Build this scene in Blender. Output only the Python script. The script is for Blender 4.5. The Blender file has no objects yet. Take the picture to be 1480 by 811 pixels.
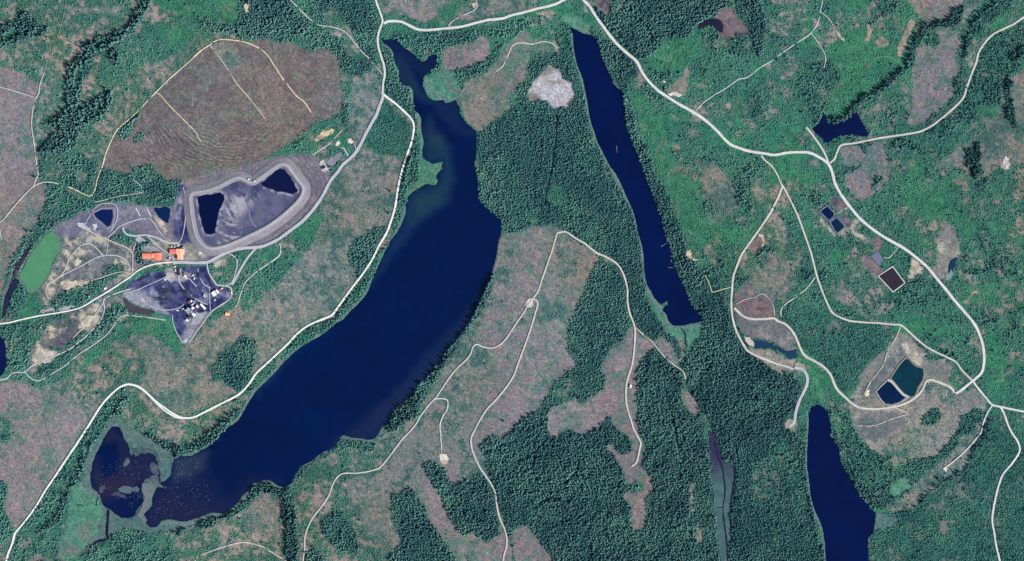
import bpy, bmesh, math, random
import numpy as np
from mathutils import Vector, Matrix
from mathutils.geometry import delaunay_2d_cdt

# ------------------------------------------------------------------ camera, sky, sun, exposure
SC = bpy.context.scene
S = 1.5                                   # metres per photograph pixel
CAM_H = 8000.0
cam = bpy.data.cameras.new('camera')
cam.sensor_width = 36.0
cam.lens = 36.0 * CAM_H / (1480 * S)
cam.clip_start = 50.0
cam.clip_end = 60000.0
camo = bpy.data.objects.new('camera', cam)
camo.location = (0, 0, CAM_H)
SC.collection.objects.link(camo)
SC.camera = camo

SUN_EL = math.radians(43)
SHX, SHY = -0.87, 0.50                    # ground direction shadows fall to
SUN_AZ = math.atan2(-SHX, -SHY)           # compass bearing of the sun
world = bpy.data.worlds.new('World')
SC.world = world
world.use_nodes = True
wn = world.node_tree.nodes
wn.clear()
sky = wn.new('ShaderNodeTexSky')
sky.sky_type = 'NISHITA'
sky.sun_disc = False
sky.sun_elevation = SUN_EL
sky.sun_rotation = SUN_AZ
bg = wn.new('ShaderNodeBackground')
bg.inputs['Strength'].default_value = 0.10
wo = wn.new('ShaderNodeOutputWorld')
world.node_tree.links.new(sky.outputs[0], bg.inputs[0])
world.node_tree.links.new(bg.outputs[0], wo.inputs[0])
sl = bpy.data.lights.new('sun', 'SUN')
sl.energy = 4.4
sl.angle = math.radians(0.5)
sl.color = (1.0, 0.975, 0.94)
so = bpy.data.objects.new('sun', sl)
so.rotation_euler = Vector((SHX * math.cos(SUN_EL), SHY * math.cos(SUN_EL), -math.sin(SUN_EL))).to_track_quat('-Z', 'Y').to_euler()
so.location = (600, -400, 900)
SC.collection.objects.link(so)
SC.view_settings.view_transform = 'Standard'
SC.view_settings.look = 'None'
SC.view_settings.gamma = 1.0
SC.view_settings.use_curve_mapping = False
SC.view_settings.exposure = 1.45
SC.cycles.max_bounces = 4
SC.cycles.diffuse_bounces = 3

# ------------------------------------------------------------------ helpers
COL = SC.collection
rng = np.random.default_rng(7)
random.seed(7)


ALBEDO = 0.46                             # sunlit picture values -> surface albedo at this exposure


def lin(r, g, b):
    f = lambda c: (c / 255 / 12.92) if c <= 10 else ((c / 255 + 0.055) / 1.055) ** 2.4
    return np.array([f(r), f(g), f(b)]) * ALBEDO


def P(s):
    """'x,y x,y' photograph pixels -> list of tuples"""
    return [tuple(float(v) for v in t.split(',')) for t in s.split()]


def W(x, y, z=0.0):
    return ((x - 740.0) * S, (405.5 - y) * S, z)


def fractal(pts, amp=0.5, closed=True, iters=3, seed=1):
    r = random.Random(seed)
    for _ in range(iters):
        out = []
        n = len(pts)
        for i in range(n if closed else n - 1):
            a, b = pts[i], pts[(i + 1) % n]
            d = math.hypot(b[0] - a[0], b[1] - a[1])
            out.append(a)
            if d > 2.0:
                k = r.gauss(0, 0.10) * min(d, 12) * amp
                out.append(((a[0] + b[0]) / 2 - (b[1] - a[1]) / d * k, (a[1] + b[1]) / 2 + (b[0] - a[0]) / d * k))
        if not closed:
            out.append(pts[-1])
        pts = out
    return pts


def smooth(pts, step=3.0, closed=False):
    """Catmull-Rom through the points"""
    n = len(pts)
    out = []
    for i in range(n if closed else n - 1):
        if closed:
            p0, p1, p2, p3 = pts[i - 1], pts[i], pts[(i + 1) % n], pts[(i + 2) % n]
        else:
            p0, p1, p2, p3 = pts[max(i - 1, 0)], pts[i], pts[i + 1], pts[min(i + 2, n - 1)]
        d = math.hypot(p2[0] - p1[0], p2[1] - p1[1])
        k = max(1, int(d / step))
        for j in range(k):
            t = j / k
            out.append(tuple(0.5 * ((2 * p1[c]) + (-p0[c] + p2[c]) * t + (2 * p0[c] - 5 * p1[c] + 4 * p2[c] - p3[c]) * t * t
                                    + (-p0[c] + 3 * p1[c] - 3 * p2[c] + p3[c]) * t ** 3) for c in (0, 1)))
    if not closed:
        out.append(pts[-1])
    return out


def tag(o, label=None, cat=None, group=None, kind=None):
    if label: o['label'] = label
    if cat: o['category'] = cat
    if group: o['group'] = group
    if kind: o['kind'] = kind
    return o


def link_mesh(name, verts, faces, mat=None, parent=None, smooth_shade=False):
    me = bpy.data.meshes.new(name)
    me.from_pydata([tuple(v) for v in verts], [], [tuple(f) for f in faces])
    me.update()
    if smooth_shade:
        me.polygons.foreach_set('use_smooth', [True] * len(me.polygons))
    o = bpy.data.objects.new(name, me)
    if mat: me.materials.append(mat)
    if parent is not None: o.parent = parent
    COL.objects.link(o)
    return o


def empty(name, loc, rz=0.0):
    o = bpy.data.objects.new(name, None)
    o.empty_display_size = 2
    o.location = loc
    o.rotation_euler = (0, 0, rz)
    COL.objects.link(o)
    return o


def nodes_of(name):
    m = bpy.data.materials.new(name)
    m.use_nodes = True
    nt = m.node_tree
    b = nt.nodes['Principled BSDF']
    b.inputs['Roughness'].default_value = 0.9
    b.inputs['Specular IOR Level'].default_value = 0.1
    return m, nt, b


def noisy(name, rgb, amount=0.25, scale=0.4, rough=0.9, spec=0.1, rgb2=None, metallic=0.0, scale2=None):
    """plain procedural surface: two tones mixed by noise in object coordinates, plus a little bump"""
    m, nt, b = nodes_of(name)
    N, L = nt.nodes, nt.links
    tc = N.new('ShaderNodeTexCoord')
    nz = N.new('ShaderNodeTexNoise')
    nz.inputs['Scale'].default_value = scale
    nz.inputs['Detail'].default_value = 6
    nz.inputs['Roughness'].default_value = 0.65
    L.new(tc.outputs['Object'], nz.inputs['Vector'])
    mx = N.new('ShaderNodeMix'); mx.data_type = 'RGBA'
    c = np.array(rgb)
    c2 = np.array(rgb2) if rgb2 is not None else c * (1 + amount)
    mx.inputs['A'].default_value = (*(c if rgb2 is not None else c * (1 - amount)), 1)
    mx.inputs['B'].default_value = (*c2, 1)
    mp = N.new('ShaderNodeMapRange')
    mp.inputs['From Min'].default_value = 0.3
    mp.inputs['From Max'].default_value = 0.7
    L.new(nz.outputs['Fac'], mp.inputs['Value'])
    L.new(mp.outputs['Result'], mx.inputs['Factor'])
    L.new(mx.outputs['Result'], b.inputs['Base Color'])
    b.inputs['Roughness'].default_value = rough
    b.inputs['Specular IOR Level'].default_value = spec
    b.inputs['Metallic'].default_value = metallic
    return m


def attr_mat(name, attr, scale=0.22, contrast=0.5, rough=0.95, spec=0.05, bump=0.0):
    """surface whose own colour is stored per vertex, broken up by fine noise"""
    m, nt, b = nodes_of(name)
    N, L = nt.nodes, nt.links
    at = N.new('ShaderNodeAttribute'); at.attribute_name = attr
    tc = N.new('ShaderNodeTexCoord')
    nz = N.new('ShaderNodeTexNoise')
    nz.inputs['Scale'].default_value = scale
    nz.inputs['Detail'].default_value = 5
    nz.inputs['Roughness'].default_value = 0.7
    L.new(tc.outputs['Object'], nz.inputs['Vector'])
    mp = N.new('ShaderNodeMapRange')
    mp.inputs['From Min'].default_value = 0.33
    mp.inputs['From Max'].default_value = 0.67
    mp.inputs['To Min'].default_value = 1 - contrast
    mp.inputs['To Max'].default_value = 1 + contrast
    L.new(nz.outputs['Fac'], mp.inputs['Value'])
    vm = N.new('ShaderNodeVectorMath'); vm.operation = 'SCALE'
    L.new(at.outputs['Color'], vm.inputs[0])
    L.new(mp.outputs['Result'], vm.inputs['Scale'])
    L.new(vm.outputs['Vector'], b.inputs['Base Color'])
    b.inputs['Roughness'].default_value = rough
    b.inputs['Specular IOR Level'].default_value = spec
    if bump:
        bp = N.new('ShaderNodeBump')
        bp.inputs['Strength'].default_value = bump
        bp.inputs['Distance'].default_value = 1.0
        L.new(nz.outputs['Fac'], bp.inputs['Height'])
        L.new(bp.outputs['Normal'], b.inputs['Normal'])
    return m


def set_colors(me, name, cols):
    a = me.color_attributes.new(name, 'FLOAT_COLOR', 'POINT')
    rgba = np.ones((len(me.vertices), 4), np.float32)
    rgba[:, :3] = cols
    a.data.foreach_set('color', rgba.ravel())

# ------------------------------------------------------------------ rasters in photograph pixels
GX0, GY0, GD = -160, -130, 2.0
GW, GH = 901, 537
gx = GX0 + np.arange(GW) * GD
gy = GY0 + np.arange(GH) * GD
XX, YY = np.meshgrid(gx, gy)


def vnoise(x, y, cell, seed):
    r = np.random.default_rng(seed)
    n = 257
    lat = r.random((n, n))
    u = x / cell + 1000.37; v = y / cell + 1000.71
    iu = np.floor(u).astype(int); iv = np.floor(v).astype(int)
    fu = u - iu; fv = v - iv
    fu = fu * fu * (3 - 2 * fu); fv = fv * fv * (3 - 2 * fv)
    iu %= 256; iv %= 256
    return (lat[iv, iu] * (1 - fu) * (1 - fv) + lat[iv, iu + 1] * fu * (1 - fv)
            + lat[iv + 1, iu] * (1 - fu) * fv + lat[iv + 1, iu + 1] * fu * fv)


def fbm(x, y, cell, seed, octs=3, gain=0.55):
    s = 0; a = 1; t = 0
    for o in range(octs):
        s = s + a * vnoise(x, y, cell / 2 ** o, seed * 31 + o)
        t += a; a *= gain
    return s / t


def sstep(a, b, x):
    t = np.clip((x - a) / (b - a), 0, 1)
    return t * t * (3 - 2 * t)


def inside(pts, X, Y):
    """even-odd test for arrays"""
    px = np.array([p[0] for p in pts]); py = np.array([p[1] for p in pts])
    res = np.zeros(X.shape, bool)
    n = len(pts)
    for i in range(n):
        x0, y0, x1, y1 = px[i], py[i], px[i - 1], py[i - 1]
        if y0 == y1: continue
        c = ((y0 > Y) != (y1 > Y)) & (X < (x1 - x0) * (Y - y0) / (y1 - y0) + x0)
        res ^= c
    return res


def box_of(pts, pad):
    xs = [p[0] for p in pts]; ys = [p[1] for p in pts]
    i0 = max(0, int((min(xs) - pad - GX0) / GD)); i1 = min(GW, int((max(xs) + pad - GX0) / GD) + 2)
    j0 = max(0, int((min(ys) - pad - GY0) / GD)); j1 = min(GH, int((max(ys) + pad - GY0) / GD) + 2)
    return slice(j0, max(j0, j1)), slice(i0, max(i0, i1))


def line_dist(pts, X, Y):
    d = np.full(X.shape, 1e9)
    for (x0, y0), (x1, y1) in zip(pts[:-1], pts[1:]):
        dx, dy = x1 - x0, y1 - y0
        l2 = dx * dx + dy * dy
        if l2 == 0: continue
        t = np.clip(((X - x0) * dx + (Y - y0) * dy) / l2, 0, 1)
        d = np.minimum(d, (X - x0 - t * dx) ** 2 + (Y - y0 - t * dy) ** 2)
    return np.sqrt(d)


def at_grid(arr, x, y):
    i = np.clip(np.round((x - GX0) / GD).astype(int), 0, GW - 1)
    j = np.clip(np.round((y - GY0) / GD).astype(int), 0, GH - 1)
    return arr[j, i]


# edge-roughening warp of the cover map
WXN = XX + (fbm(XX, YY, 14, 3, 3, 0.7) - 0.5) * 9
WYN = YY + (fbm(XX, YY, 14, 4, 3, 0.7) - 0.5) * 9
# the map repeats its edge outside the photograph
WXC = np.clip(WXN, 1, 1479)
WYC = np.clip(WYN, 1, 810)
# ------------------------------------------------------------------ traced water
LONG_LAKE = P('551,56 558,58 566,56 574,57 580,64 585,70 593,74 600,80 607,87 612,90 617,87 620,81 627,78 631,80 632,88 631,94 626,99 618,106 612,112 611,120 613,128 617,137 624,144 634,146 641,145 645,150 652,148 658,145 661,150 664,155 666,165 671,174 680,183 688,189 690,196 689,205 688,222 686,240 690,258 692,276 692,288 700,298 712,308 719,313 724,318 726,324 725,333 723,343 720,353 719,362 717,372 714,384 711,396 707,407 703,418 697,428 692,440 685,455 678,468 668,482 660,492 648,505 640,518 630,530 618,545 606,557 600,565 597,573 590,577 580,583 571,591 565,602 560,612 552,617 550,622 546,629 541,634 534,636 522,634 512,633 503,631 495,629 492,633 488,640 483,647 476,650 468,653 462,657 455,663 448,668 440,672 434,674 430,682 424,692 420,700 412,704 403,703 397,699 391,695 384,694 374,696 366,699 358,710 350,717 345,725 337,733 328,739 318,742 305,741 292,746 278,751 267,754 258,753 250,751 240,751 233,753 230,758 226,762 216,762 212,757 212,751 208,744 212,740 218,734 220,725 218,721 222,714 225,707 230,704 238,706 245,709 241,703 235,698 241,694 247,687 248,680 249,672 252,664 258,660 270,660 280,658 290,652 300,647 308,640 318,630 325,622 335,615 345,608 352,596 360,582 370,567 380,556 390,547 400,537 408,527 415,520 425,510 437,501 450,493 462,487 475,477 487,467 497,462 505,452 515,443 525,432 533,420 540,400 546,388 552,375 558,362 565,348 572,340 578,330 583,320 586,312 587,302 587,293 590,285 597,278 605,273 615,267 620,266 626,268 631,268 633,262 631,255 634,250 638,246 640,238 641,233 634,235 625,237 617,233 612,228 611,218 613,206 611,196 609,185 609,172 606,165 600,160 598,148 598,138 597,130 593,125 586,124 579,122 577,112 577,102 573,94 570,84 568,75 565,70 560,66 556,64')
BOG_POND = P('168,617 173,618 177,626 179,634 185,642 188,650 188,656 191,660 195,653 200,650 208,649 216,650 224,652 228,658 229,667 228,674 231,682 231,690 234,697 240,704 236,702 230,697 222,692 216,691 210,693 206,699 205,705 207,718 206,727 201,733 197,738 196,744 190,748 182,749 174,748 168,744 158,736 150,731 147,724 145,716 140,711 134,706 131,696 131,688 133,680 134,670 138,660 144,648 150,636 156,625 163,617')
NARROW_LAKE = P('813,32 822,36 826,44 828,50 829,62 831,78 835,95 842,112 846,130 850,150 852,165 855,178 860,192 864,205 872,221 882,240 892,254 900,270 906,285 912,297 917,310 920,322 923,338 927,350 930,365 931,380 933,400 936,412 942,422 947,432 952,438 958,439 963,436 966,434 965,440 960,445 958,449 963,454 966,462 972,470 980,471 990,470 1000,467 1010,466 1018,464 1013,456 1005,448 999,440 995,430 990,418 983,402 976,385 972,370 967,355 962,340 957,320 950,300 943,280 937,265 930,248 923,228 916,210 911,199 906,185 903,170 902,150 901,135 898,130 892,127 886,120 883,110 877,98 872,88 868,78 866,64 862,57 855,51 845,49 838,46 832,43')
SOUTH_LAKE = P('1169,598 1173,588 1180,585 1186,586 1192,590 1197,598 1200,612 1202,630 1208,640 1213,650 1215,665 1220,677 1228,690 1236,705 1243,717 1250,725 1258,734 1266,741 1265,755 1262,770 1256,778 1254,790 1255,805 1257,830 1258,860 1198,860 1195,830 1193,785 1190,768 1186,755 1179,740 1174,725 1171,708 1169,690 1167,672 1167,652 1168,640 1169,620')
REED_STRIP = P('1024,624 1030,622 1035,630 1040,650 1045,668 1053,671 1062,672 1065,683 1063,700 1060,720 1056,740 1056,770 1056,811 1057,850 1042,850 1042,811 1039,790 1036,765 1032,730 1030,700 1028,670 1025,640')
NE_POND = P('1190,163 1194,166 1196,176 1203,179 1212,178 1222,174 1230,168 1234,163 1238,160 1242,168 1246,177 1252,186 1256,194 1250,198 1243,197 1235,195 1225,196 1215,195 1205,200 1198,206 1191,206 1186,199 1178,192 1175,187 1182,180 1188,172')
BOG_LAKE = P('1007,39 1012,33 1020,29 1028,27 1036,27 1043,30 1046,38 1044,47 1039,46 1034,40 1030,36 1022,38 1012,42')
TAIL_A = P('285.5,284 300,281 319,278 324,283 325,288 321,297 317,306 314,318 311,337 305,339 297,337 294,331 291,318 288,304')
TAIL_B = P('378,265 390,255 398,247 405,244 413,246 420,255 427,270 431,275 428,279 423,281 412,278 400,277 388,272 380,269')
MINE_A = P('135,309 146,303 157,303 163,302 163,312 159,325 154,327 148,321 141,316')
MINE_B = P('223,301 230,301 240,299 246,302 245,314 243,322 236,319 230,314 225,307')
GREEN_POND = P('69,337 76,334 80,340 86,352 87,360 84,366 78,374 74,384 72,393 67,402 60,411 53,420 46,421 38,413 29,402 28,398 31,392 39,376 48,362 58,349')
SILT_POND = P('177,431 182,431 187,437 195,442 202,444 212,447 221,448 222,452 218,456 206,454 194,452 186,451 183,445 180,438')
WEST_CREEK = P('22,402 27,405 24,415 15,428 12,442 8,455 3,460 4,445 7,430 13,415')
WEST_POND = P('-20,484 0,486 5,490 9,505 8,515 11,520 6,540 0,545 -20,546')
CREEK_BIT = P('31,370 36,362 42,356 46,352 44,360 38,372 31,382 22,392 20,400 17,398 20,388')
LINED_A = P('1186,305.8 1195,298.8 1203.5,307 1203,312 1198,317 1194,313.5')
LINED_B = P('1201,321 1209,315 1218,325 1218,328 1210,335 1207,333')
LONG_POND = P('1087,491 1093,492 1099,491 1105,493 1112,496 1120,499 1126,501 1132,505 1140,508 1148,506 1151,505 1151,518 1147,518 1142,520 1139,518 1135,512 1128,508 1120,505 1112,503 1106,503 1098,504 1093,504 1091,499')
SETTLE_A = P('1288,547 1300,528 1308,520 1312,519 1318,526 1325,531 1333,533 1334,540 1332,549 1326,558 1321,571 1316,573 1308,569 1300,560 1294,552')
SETTLE_B = P('1267,566 1273,560 1282,551 1287,553 1296,563 1303,570 1309,575 1300,580 1288,584 1280,583 1274,577')
TEAL_POND = P('1371,386 1374,378 1380,373 1384,372 1381,382 1378,388 1376,395 1371,394')

# ------------------------------------------------------------------ roads and tracks: width px, tone, name, label, centreline
ROADS = [
 (3.85, 'white', 'road', 'wide pale gravel road across the top edge, from the lake-head junction eastward', '555,34 561,31 570,30.5 580,31.5 590,36 600,41 610,43.5 625,43 645,41 665,39 685,34 705,29 725,27 740,22 757,18 775,13 800,7 815,0 832,-9 850,-18'),
 (4.14, 'white', 'road', 'wide pale gravel main road sweeping down the right half past the rectangular lined ponds', '836,-9 845,2 852,9 860,22 870,36 882,52 893,65 905,76 917,86 923,94 929,106 938,118 950,130 963,139 980,150 1000,161 1018,173 1035,188 1048,202 1056,209 1068,214 1085,219 1105,222 1120,224 1137,221 1155,220 1170,221 1185,228 1196,236 1202,247 1206,262 1210,272 1218,285 1230,301 1243,316 1258,329 1272,339 1287,348 1300,355 1315,365 1330,377 1342,388 1354,403 1366,417 1380,435 1395,452 1408,468 1415,482 1420,497 1422,512 1422,525 1419,538 1410,547 1398,557 1388,565 1381,569'),
 (2.89, 'white', 'road', 'pale road leaving the big right-hand bend for the right edge', '1406,551 1415,563 1425,575 1434,585 1446,588 1460,591 1480,595 1510,600'),
 (2.89, 'white', 'road', 'pale winding road running down to the bottom right corner', '1446,588 1452,600 1456,612 1462,625 1470,637 1474,648 1471,658 1461,672 1450,685 1444,700 1440,715 1436,735 1434,752 1437,770 1440,790 1445,811 1449,840'),
 (1.92, 'white', 'road', 'short pale spur ending in a turnaround on the green strip near the lower right', '1434,586 1427,597 1421,612 1418,625 1410,635 1395,652 1378,667 1363,678'),
 (3.18, 'white', 'road', 'pale gravel road from the top edge past the head of the long lake', '538,-20 543,0 549,17 553,30 551,37 549,42 546,55 547,68 551,82 555,95 556,108 554,120 553,133'),
 (4.66, 'grey', 'road', 'broad grey haul road curving below the tailings dam to the mine yard', '553,133 553,141 548,155 543,168 536,180 528,195 520,211 513,222 505,230 495,239 487,250 480,258 474,268 468,280 460,293 450,306 437,320 420,333 405,344 390,352 375,357 350,359 330,364 312,373 300,379 280,380 262,379 250,380'),
 (2.96, 'bright', 'road', 'bright pale gravel road following the west shore of the long lake to the bottom left corner', '554,136 561,142 572,150 583,160 593,170 598,180 597,195 594,208 589,222 583,240 578,258 574,280 571,300 565,320 558,338 548,355 538,375 525,395 512,412 500,428 490,442 480,455 470,460 455,466 440,474 428,484 415,498 400,512 385,526 370,540 360,555 348,568 335,576 315,586 295,596 280,603 265,604 252,599 240,591 225,580 210,566 200,559 190,556 182,556 170,562 155,576 143,591 130,612 112,640 95,665 80,688 65,710 50,735 35,755 22,771 18,785 12,800 8,815 2,840'),
 (2.15, 'bright', 'road', 'narrow bright paved road entering from the left edge to the orange roofs', '-30,470 0,468 15,466 35,461 60,456 85,452 105,448 120,443 140,431 160,419 175,409 190,399 197,393 205,388 215,384 228,381 240,379.5 250,379'),
 (1.72, 'pale', 'track', 'pale track along the left edge of the pink cutover', '64,105 58,122 56,135 52,142 48,155 46,172 46,185 49,205 51,222 53,240 55,252 51,262 48,270'),
 (1.15, 'green', 'track', 'faint overgrown track winding down the upper left cutover', '97,-10 90,30 85,48 78,66 72,80 66,95 64,105'),
 (1.23, 'pale', 'track', 'short straight track into the pink cutover at the left edge', '-10,124 0,126 15,130 35,136 50,141'),
 (1.72, 'pale', 'track', 'pale track from the left edge along the pink cutover to the dark creek woods', '2,345 -2,324 5,318 15,305 28,290 40,277 48,270 58,265 70,263 85,266'),
 (1.72, 'straw', 'track', 'long pale track climbing past the ploughed block to its top and down its right side', '98,270 108,274 118,279 127,283 133,282 138,272 141,258 148,240 152,225 157,212 163,199 170,187 185,174 200,160 222,137 245,114 270,92 290,74 303,65 310,60 320,57 335,58 350,60 365,65 378,72 388,82 398,98 406,110 418,126 430,140 440,148 450,163'),
 (1.23, 'straw', 'track', 'straight tan track running down the middle of the ploughed block', '303,65 315,80 330,102 343,122 352,132 365,148 378,165 383,172'),
 (1.31, 'straw', 'track', 'short pale spur ending in the western half of the ploughed block', '223,133 232,138 242,150 255,163 270,178 282,190 285,196 290,205'),
 (0.98, 'pale', 'track', 'thin broken track along the wood north of the mine', '137,292 152,289 170,284 190,281 205,278 208,275 202,267 192,260'),
 (2.69, 'pale', 'road', 'pale logging road through the central cutover ending in the right-hand pink clearing', '805,337 815,335 823,338 833,345 845,352 855,360 863,366 875,371 890,380 898,390 904,405 907,420 907,435 910,452 916,468 918,480 917,500 915,520 912,533 908,545 905,560 905,580 908,595 912,607 916,620 922,632 926,640 924,652 920,668 913,674'),
 (2.12, 'pale', 'road', 'long pale logging road down the lake side of the central cutover to the bottom edge', '805,337 802,348 797,365 790,385 783,405 778,420 770,432 764,440 757,452 748,465 738,480 731,490 723,498 712,503 700,502 690,498 684,501 680,512 672,522 660,533 648,548 638,563 630,575 622,583 614,593 606,604 602,612 594,622 584,632 576,642 568,653 558,666 550,675 545,678 530,682 515,684 500,684 492,686 485,693 480,703 475,717 465,732 453,747 446,760 441,775 440,795 438,811 436,840'),
 (2.40, 'pale', 'road', 'pale logging road down the middle of the central cutover through the dark conifer stands', '767,432 775,434 777,441 773,455 768,472 762,490 755,509 748,528 742,544 730,562 715,580 705,590 695,605 687,620 681,634 682,648 686,660 693,675 702,688 710,700 716,713 718,730 722,748 728,762 732,775 732,790 728,805 724,835'),
 (1.92, 'pale', 'track', 'hooked pale spur ending at a small landing in the lower central cutover', '626,577 640,576 647,580 646,592 640,602 636,615 637,630 638,645 638,655 642,664'),
 (1.80, 'tan', 'track', 'tan track forking southeast to the edge of the dark wood below the narrow lake', '918,473 928,482 938,490 945,497 955,510 965,520 975,528 987,537 991,548'),
 (2.40, 'pale', 'road', 'short pale link from the main road bend to the fork of two roads', '1100,225 1106,232 1115,240 1123,252 1130,268'),
 (3.15, 'pale', 'road', 'pale western fork curling round the grassy tailings and the long pond', '1131,268 1127,280 1120,295 1112,310 1102,325 1095,335 1083,352 1072,368 1065,385 1060,400 1058,420 1057,440 1059,460 1064,478 1070,490 1078,504 1085,510 1100,517 1120,525 1137,530 1147,534'),
 (2.69, 'pale', 'road', 'pale eastern fork curving down through green regrowth back to the main road', '1131,268 1140,285 1150,305 1158,325 1165,345 1172,365 1177,385 1181,400 1188,420 1195,437 1203,452 1215,459 1230,464 1250,466 1270,467 1290,469 1302,470 1312,478 1325,490 1340,502 1355,510 1370,517 1382,524 1390,535 1400,545 1406,551'),
 (1.56, 'tan', 'track', 'tan track dropping to a dead end beside the two settling ponds', '1302,471 1297,483 1290,497 1282,510 1278,525 1270,537 1260,550 1253,562 1252,569'),
 (1.72, 'pale', 'track', 'narrow pale link crossing green regrowth between the two forks', '1178,401 1170,412 1160,422 1148,431 1135,440 1129,448 1129,458'),
 (3.51, 'pale', 'road', 'pale road from the grassy tailings round the south side of the settling ponds', '1061,445 1066,450 1074,457 1085,461 1105,461 1118,460 1124,464 1134,468 1142,475 1149,485 1154,497 1160,510 1166,516 1177,522 1190,530 1200,541 1205,553 1210,563 1220,573 1230,582 1242,589 1262,591 1280,590 1300,586 1315,580 1328,570 1335,560 1338,552 1345,549 1358,553 1370,558 1376,562 1379,568'),
 (1.39, 'tan', 'track', 'tan hairpin track on the bare slope south of the settling ponds', '1292,589 1302,593 1312,598 1300,602 1285,607 1270,613 1255,616 1240,615'),
 (1.23, 'tan', 'track', 'tan loop track across the top of the dark grassy tailings', '1064,440 1072,435 1080,432 1090,430 1100,425 1108,428 1113,435 1118,443 1119,456'),
 (4.00, 'grey', 'road', 'grey stub of haul road ending in the forest above the lower right lake', '1148,532 1158,533 1165,540 1167,552 1162,566 1155,580 1150,597 1148,610 1141,617'),
 (1.23, 'tan', 'track', 'thin tan track linking the western fork to the narrow lake woods', '1058,415 1045,418 1030,422 1026,412 1019,398'),
 (3.05, 'pale', 'road', 'pale road winding in from the upper right corner to the dark pond', '1510,8 1480,25 1465,35 1450,42 1435,50 1425,60 1415,75 1411,90 1405,105 1398,125 1393,140 1385,150 1372,162 1360,172 1345,183 1330,190 1310,194 1290,197 1270,200 1255,203 1235,207 1216,210 1210,220 1206,230 1199,236'),
 (3.15, 'pale', 'road', 'straight pale dam road beside the dark upper right pond', '1165,184 1172,192 1180,203 1190,218 1197,235'),
 (1.70, 'grey', 'track', 'narrow grey track slanting through the upper right regrowth to the main road', '1193,-15 1187,10 1183,30 1172,48 1150,63 1130,77 1117,87 1098,98 1080,112 1067,115 1050,127 1030,139 1015,150 1006,160'),
 (0.98, 'green', 'track', 'thin overgrown spur curving south from the slanting track', '1118,87 1130,98 1137,112 1141,128'),
 (1.23, 'tan', 'track', 'tan spur ending in a small landing in the upper right regrowth', '1172,48 1185,65 1193,82 1191,98'),
 (1.23, 'tan', 'track', 'rough tan skid trail east of the slanting track', '1187,18 1198,27 1207,42 1218,57'),
 (1.07, 'green', 'track', 'short curved grassy track in the upper right regrowth', '1258,85 1272,82 1288,83 1300,92 1308,98'),
 (1.56, 'pale', 'track', 'pale track from the top edge through the dark plantation to the lakeside road', '414,-10 420,0 430,10 445,25 460,36 480,39 495,44 505,52 515,65 525,77 532,83 538,90 545,98 553,108'),
 (1.70, 'grey', 'track', 'grey track looping north of the top road past small gravel diggings', '648,38 655,30 670,22 685,15 690,8 688,0 684,-10'),
 (1.56, 'pale', 'track', 'arched pale track at the bottom edge left of centre', '278,818 283,809 290,803 310,795 335,787 352,784 370,787 385,793 400,803 412,810 425,822'),
 (1.72, 'green', 'track', 'straight mossy track in the pink cutover at the lower left', '66,612 73,632 80,655 86,674'),
 (2.00, 'grey', 'track', 'grey track from the left edge through the sandy pit to the coal yard', '-10,550 0,549 10,547 19,539 35,538 45,530 60,522 85,512 100,505 120,490 135,475 146,462 151,447 150,434 160,427 190,417'),
 (1.64, 'grey', 'track', 'thin grey track looping below the sandy pit up to the silt pond', '35,536 42,545 52,550 60,549 75,540 95,528 110,515 125,505 140,495 155,483 165,470 172,460 180,456 195,457 215,459 240,463'),
 (1.70, 'grey', 'track', 'grey yard track west of the orange-roofed offices', '191,399 192,375 192,365 196,352 200,346'),
 (1.80, 'grey', 'track', 'grey track between the small mine ponds', '156,343 165,335 172,328 185,322 200,317 212,316'),
 (1.78, 'tan', 'track', 'tan track slanting from the grey spoil pad to the offices', '115,325 124,331 135,337 150,344 168,352 183,358 192,366'),
 (1.31, 'grey', 'track', 'short grey link west of the offices', '157,343 155,358 154,368'),
 (1.70, 'grey', 'track', 'curved grey track through the weedy ground east of the green pond', '82,402 100,393 120,383 140,372 155,369 170,370 182,376 188,388'),
 (1.39, 'tan', 'track', 'pinkish track below the weedy ground near the entrance road', '92,413 105,411 120,408 145,402 165,395 178,393 190,396'),
 (3.03, 'grey', 'road', 'wide grey yard road arching north of the orange roofs', '178,328 179,334 184,339 195,341 210,340 225,343 240,350 258,352'),
 (1.80, 'grey', 'track', 'grey driveway between the two orange-roofed buildings', '213,341 222,350 235,361 248,370 252,379'),
 (1.15, 'grey', 'track', 'thin grey service track at the foot of the dam', '258,352 264,340 268,315 268,290 265,270'),
 (2.37, 'grey', 'track', 'grey track dropping from the haul road into the coal yard', '299,380 301,392 306,402 313,412'),
 (1.85, 'grey', 'track', 'grey track round the green hollow east of the offices', '313,412 325,413 335,408 340,395 343,380 340,372 330,366'),
 (1.72, 'pale', 'track', 'pale track curling below the haul road to the small orange hut', '404,352 406,360 403,370 390,380 375,390 365,398 355,408 348,425 343,440 336,450 331,452'),
 (3.33, 'grey', 'road', 'grey yard road from the haul road down to the white sheds', '370,359 360,370 350,385 342,400 335,412'),
 (1.85, 'grey', 'track', 'grey loop track round the white sheds and down to the spoil tip', '313,412 325,413 333,416 335,424 331,433 318,442 305,451 297,462 285,478 273,496'),
 (1.31, 'grey', 'track', 'thin grey track along the west flank of the spoil tip', '249,455 250,466 254,478 263,493'),
 (1.5, 'pale', 'track', 'pale looping track across the weedy ground just east of the green pond', '82,404 90,396 96,386 100,374 108,364 116,356 126,352 136,356 146,366 150,371'),
 (1.3, 'pale', 'track', 'faint pale track along the east bank of the green pond', '70,432 66,420 70,410 80,404 92,398'),
 (1.4, 'grey', 'track', 'grey wheel track crossing the north half of the coal yard', '178,424 196,420 214,412 232,404 244,398 252,392'),
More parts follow.
